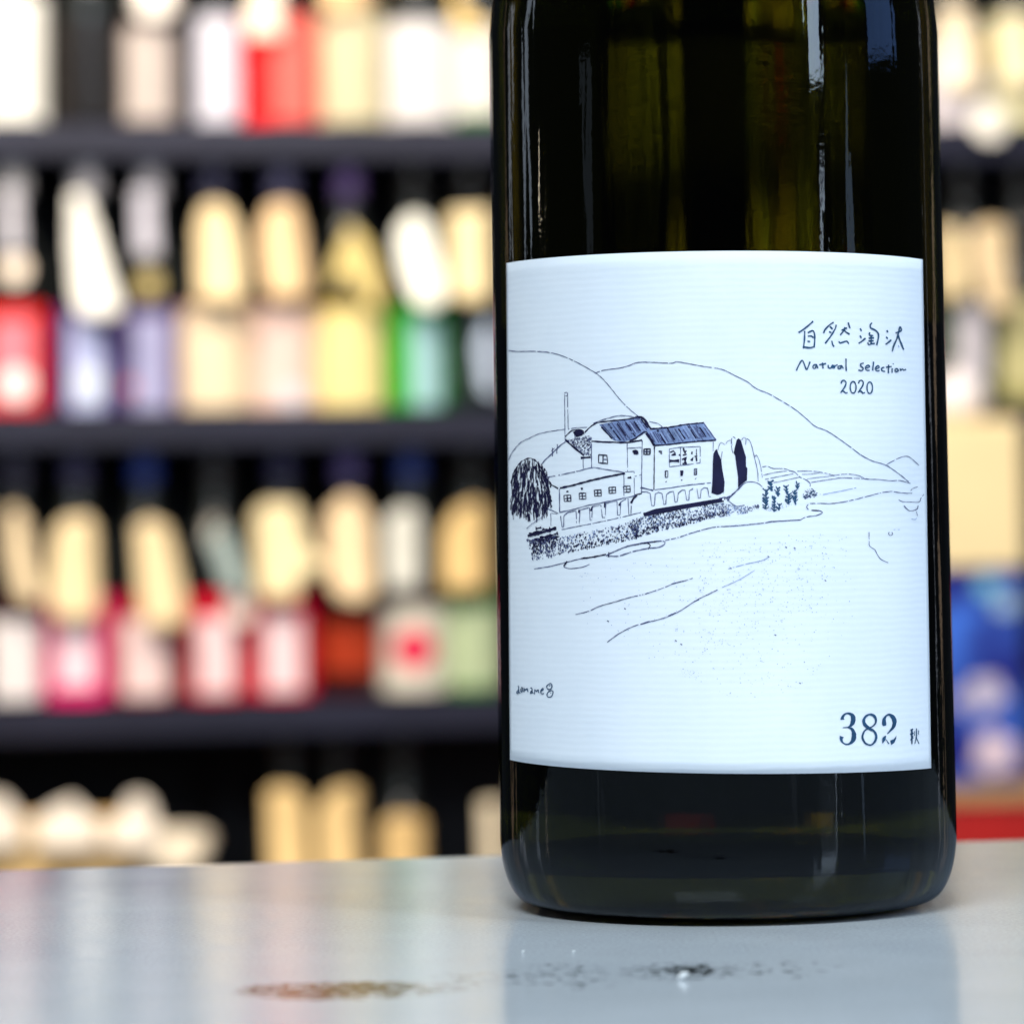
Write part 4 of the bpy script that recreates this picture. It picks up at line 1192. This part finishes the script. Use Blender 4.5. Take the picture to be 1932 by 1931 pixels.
# low carton with paper packets in front of the lowest shelf
cart = empty('display_carton', shelf_pt(100, 1880, 0.12) , YAW)
zc = shelf_pt(100, 1558, 0.12).z
cart.location.z = -0.95
tag(cart, 'long tan cardboard carton at the bottom left behind the counter', 'carton')
xa = (shelf_pt(-60, 1600, 0.12) - Vector((cart.location.x, cart.location.y, 0))).dot(U)
xb = (shelf_pt(258, 1600, 0.12) - Vector((cart.location.x, cart.location.y, 0))).dot(U)
km = mat('kraft_board', (0.74, 0.52, 0.24), 0.8, 0.2, 0.08, 18)
H = zc + 0.95
box('front_wall', xa, xb, -0.003, 0.003, 0, H, km, cart)
box('back_wall', xa, xb, 0.157, 0.163, 0, H, km, cart)
box('side_wall', xa, xa + 0.006, 0.0032, 0.1568, 0, H, km, cart)
box('side_wall', xb - 0.006, xb, 0.0032, 0.1568, 0, H, km, cart)
box('lid', xa, xb, 0.0032, 0.1568, H - 0.03, H - 0.026, km, cart)
for pts, lab in (([(-70, 1536), (-30, 1500), (8, 1498), (30, 1520), (56, 1556), (60, 1600), (-70, 1600)], 'white crumpled paper packet at the left picture edge on the tan carton'),
                 ([(58, 1552), (84, 1530), (112, 1514), (140, 1504), (160, 1526), (200, 1552), (200, 1600), (58, 1600)], 'white crumpled paper packet in the middle on the tan carton'),
                 ([(190, 1562), (226, 1536), (240, 1502), (268, 1494), (290, 1512), (310, 1570), (310, 1600), (190, 1600)], 'white crumpled paper packet at the right end of the tan carton')):
    card(pts, (0.88, 0.80, 0.70), lab, out=0.135, name='paper_packet', cat='packet', group='paper packets on the carton')
card([(250, 1556), (330, 1560), (392, 1562), (416, 1580), (402, 1612), (360, 1640), (250, 1640)], (0.86, 0.76, 0.60), 'cream paper flap pointing right at the end of the tan carton', out=0.128, name='paper_flap', cat='flap')

# stack at the right picture edge: red crate, blue carton, cream carton, white bundle
OUT = 0.55
org_r = shelf_pt(1900, 1580, OUT)


def rx(x, y=1400):
    return (shelf_pt(x, y, OUT) - Vector((org_r.x, org_r.y, 0))).dot(U)


def rz(y):
    return shelf_pt(1870, y, OUT).z


crate = empty('red_crate', (org_r.x, org_r.y, -0.95), YAW)
tag(crate, 'red plastic crate with tan rim behind the counter at the lower right', 'crate')
redm = mat('red_plastic', (0.42, 0.012, 0.010), 0.4, 0.5, 0.1, 10)
xa, xb = rx(1700), rx(2150)
zt = rz(1482) + 0.95
zr = rz(1512) + 0.95
box('wall', xa, xb, 0.0, 0.012, 0.0, zr, redm, crate)
box('wall', xa, xb, 0.288, 0.30, 0.0, zr, redm, crate)
box('wall', xa, xa + 0.012, 0.0125, 0.2875, 0.0, zr, redm, crate)
box('wall', xb - 0.012, xb, 0.0125, 0.2875, 0.0, zr, redm, crate)
box('rim', xa - 0.003, xb + 0.003, -0.004, 0.304, zr + 0.0003, zt, mat('tan_board', (0.42, 0.27, 0.13), 0.7, 0.3), crate)


def blue_material():
    m = mat('blue_print', (0.03, 0.07, 0.42), 0.35, 0.5, 0.0)
    nt = m.node_tree
    tc = nt.nodes.new('ShaderNodeTexCoord')
    n = nt.nodes.new('ShaderNodeTexNoise')
    n.inputs['Scale'].default_value = 13
    n.inputs['Detail'].default_value = 2
    nt.links.new(tc.outputs['Object'], n.inputs['Vector'])
    r = nt.nodes.new('ShaderNodeValToRGB')
    r.color_ramp.elements[0].position = 0.38
    r.color_ramp.elements[0].color = (0.010, 0.012, 0.20, 1)
    r.color_ramp.elements[1].position = 0.66
    r.color_ramp.elements[1].color = (0.05, 0.18, 0.80, 1)
    nt.links.new(n.outputs['Fac'], r.inputs['Fac'])
    nt.links.new(r.outputs['Color'], nt.nodes['Principled BSDF'].inputs['Base Color'])
    return m


blue = empty('blue_carton', (org_r.x, org_r.y, rz(1482) + 0.0006), YAW)
tag(blue, 'blue printed carton with painted pale highlights on the red crate', 'carton')
hb = rz(1074) - rz(1482) - 0.002
bx0, bx1 = rx(1722), rx(1945)
box('box', bx0, bx1, 0.01, 0.15, 0.0, hb, blue_material(), blue, bevel=0.004)


def blob(parent, name, x, y, r, col, seed, zoff, depth=0.0085):
    rg = random.Random(seed)
    vs = []
    for k in range(16):
        a = 2 * math.pi * k / 16
        rr = r * rg.uniform(0.75, 1.15)
        p = shelf_pt(x + rr * math.cos(a), y + rr * math.sin(a), OUT)
        vs.append(((p - Vector((org_r.x, org_r.y, 0))).dot(U), depth, p.z - zoff))
    return mesh_obj(name, vs, [tuple(range(16))], cmat('paper', col), parent)


for i, (x, y, r, c) in enumerate(((1865, 1310, 36, (0.55, 0.52, 0.72)), (1880, 1420, 44, (0.68, 0.56, 0.68)), (1825, 1322, 24, (0.42, 0.40, 0.62)), (1868, 1110, 24, (0.16, 0.45, 0.66)), (1905, 1140, 26, (0.30, 0.45, 0.66)))):
    blob(blue, 'painted_highlight', x, y, r, c, i, rz(1482))  # highlights on the blue box, painted as flat pale patches
cream = empty('cream_carton', (org_r.x, org_r.y, rz(1074) + 0.0006), YAW)
tag(cream, 'plain cream carton standing on the blue carton at the right edge', 'carton')
hc = rz(792) - rz(1074) - 0.002
box('box', rx(1726), rx(1948), 0.008, 0.15, 0.0, hc, mat('cream_board', (0.82, 0.68, 0.40), 0.7, 0.3, 0.04, 12), cream, bevel=0.003)
box('lid_flap', rx(1728), rx(1946), 0.012, 0.146, hc + 0.0003, hc + 0.0025, cmat('paper', (0.78, 0.64, 0.38)), cream)
zb = rz(792) + 0.004
bun = empty('paper_bundle', (org_r.x + U.x * rx(1845, 760) - NRM.x * 0.075, org_r.y + U.y * rx(1845, 760) - NRM.y * 0.075, zb))
tag(bun, 'round white paper wrapped bundle on top of the cream carton', 'bundle')
rb = abs(rx(1905, 760) - rx(1790, 760)) / 2
prof = [(rb * 0.72, 0.0), (rb * 0.95, rb * 0.2), (rb, rb * 0.55), (rb * 0.9, rb * 1.0), (rb * 0.6, rb * 1.3), (rb * 0.22, rb * 1.42), (rb * 0.16, rb * 1.55), (rb * 0.26, rb * 1.72)]
lathe('wrapping', prof, mat('white_wrap', (0.70, 0.66, 0.70), 0.6, 0.4, 0.06, 30, bump=0.3, bscale=60), bun, n=32)
lathe('tie', [(rb * 0.19, rb * 1.44), (rb * 0.19, rb * 1.52)], cmat('cap', (0.4, 0.35, 0.45)), bun, n=24)
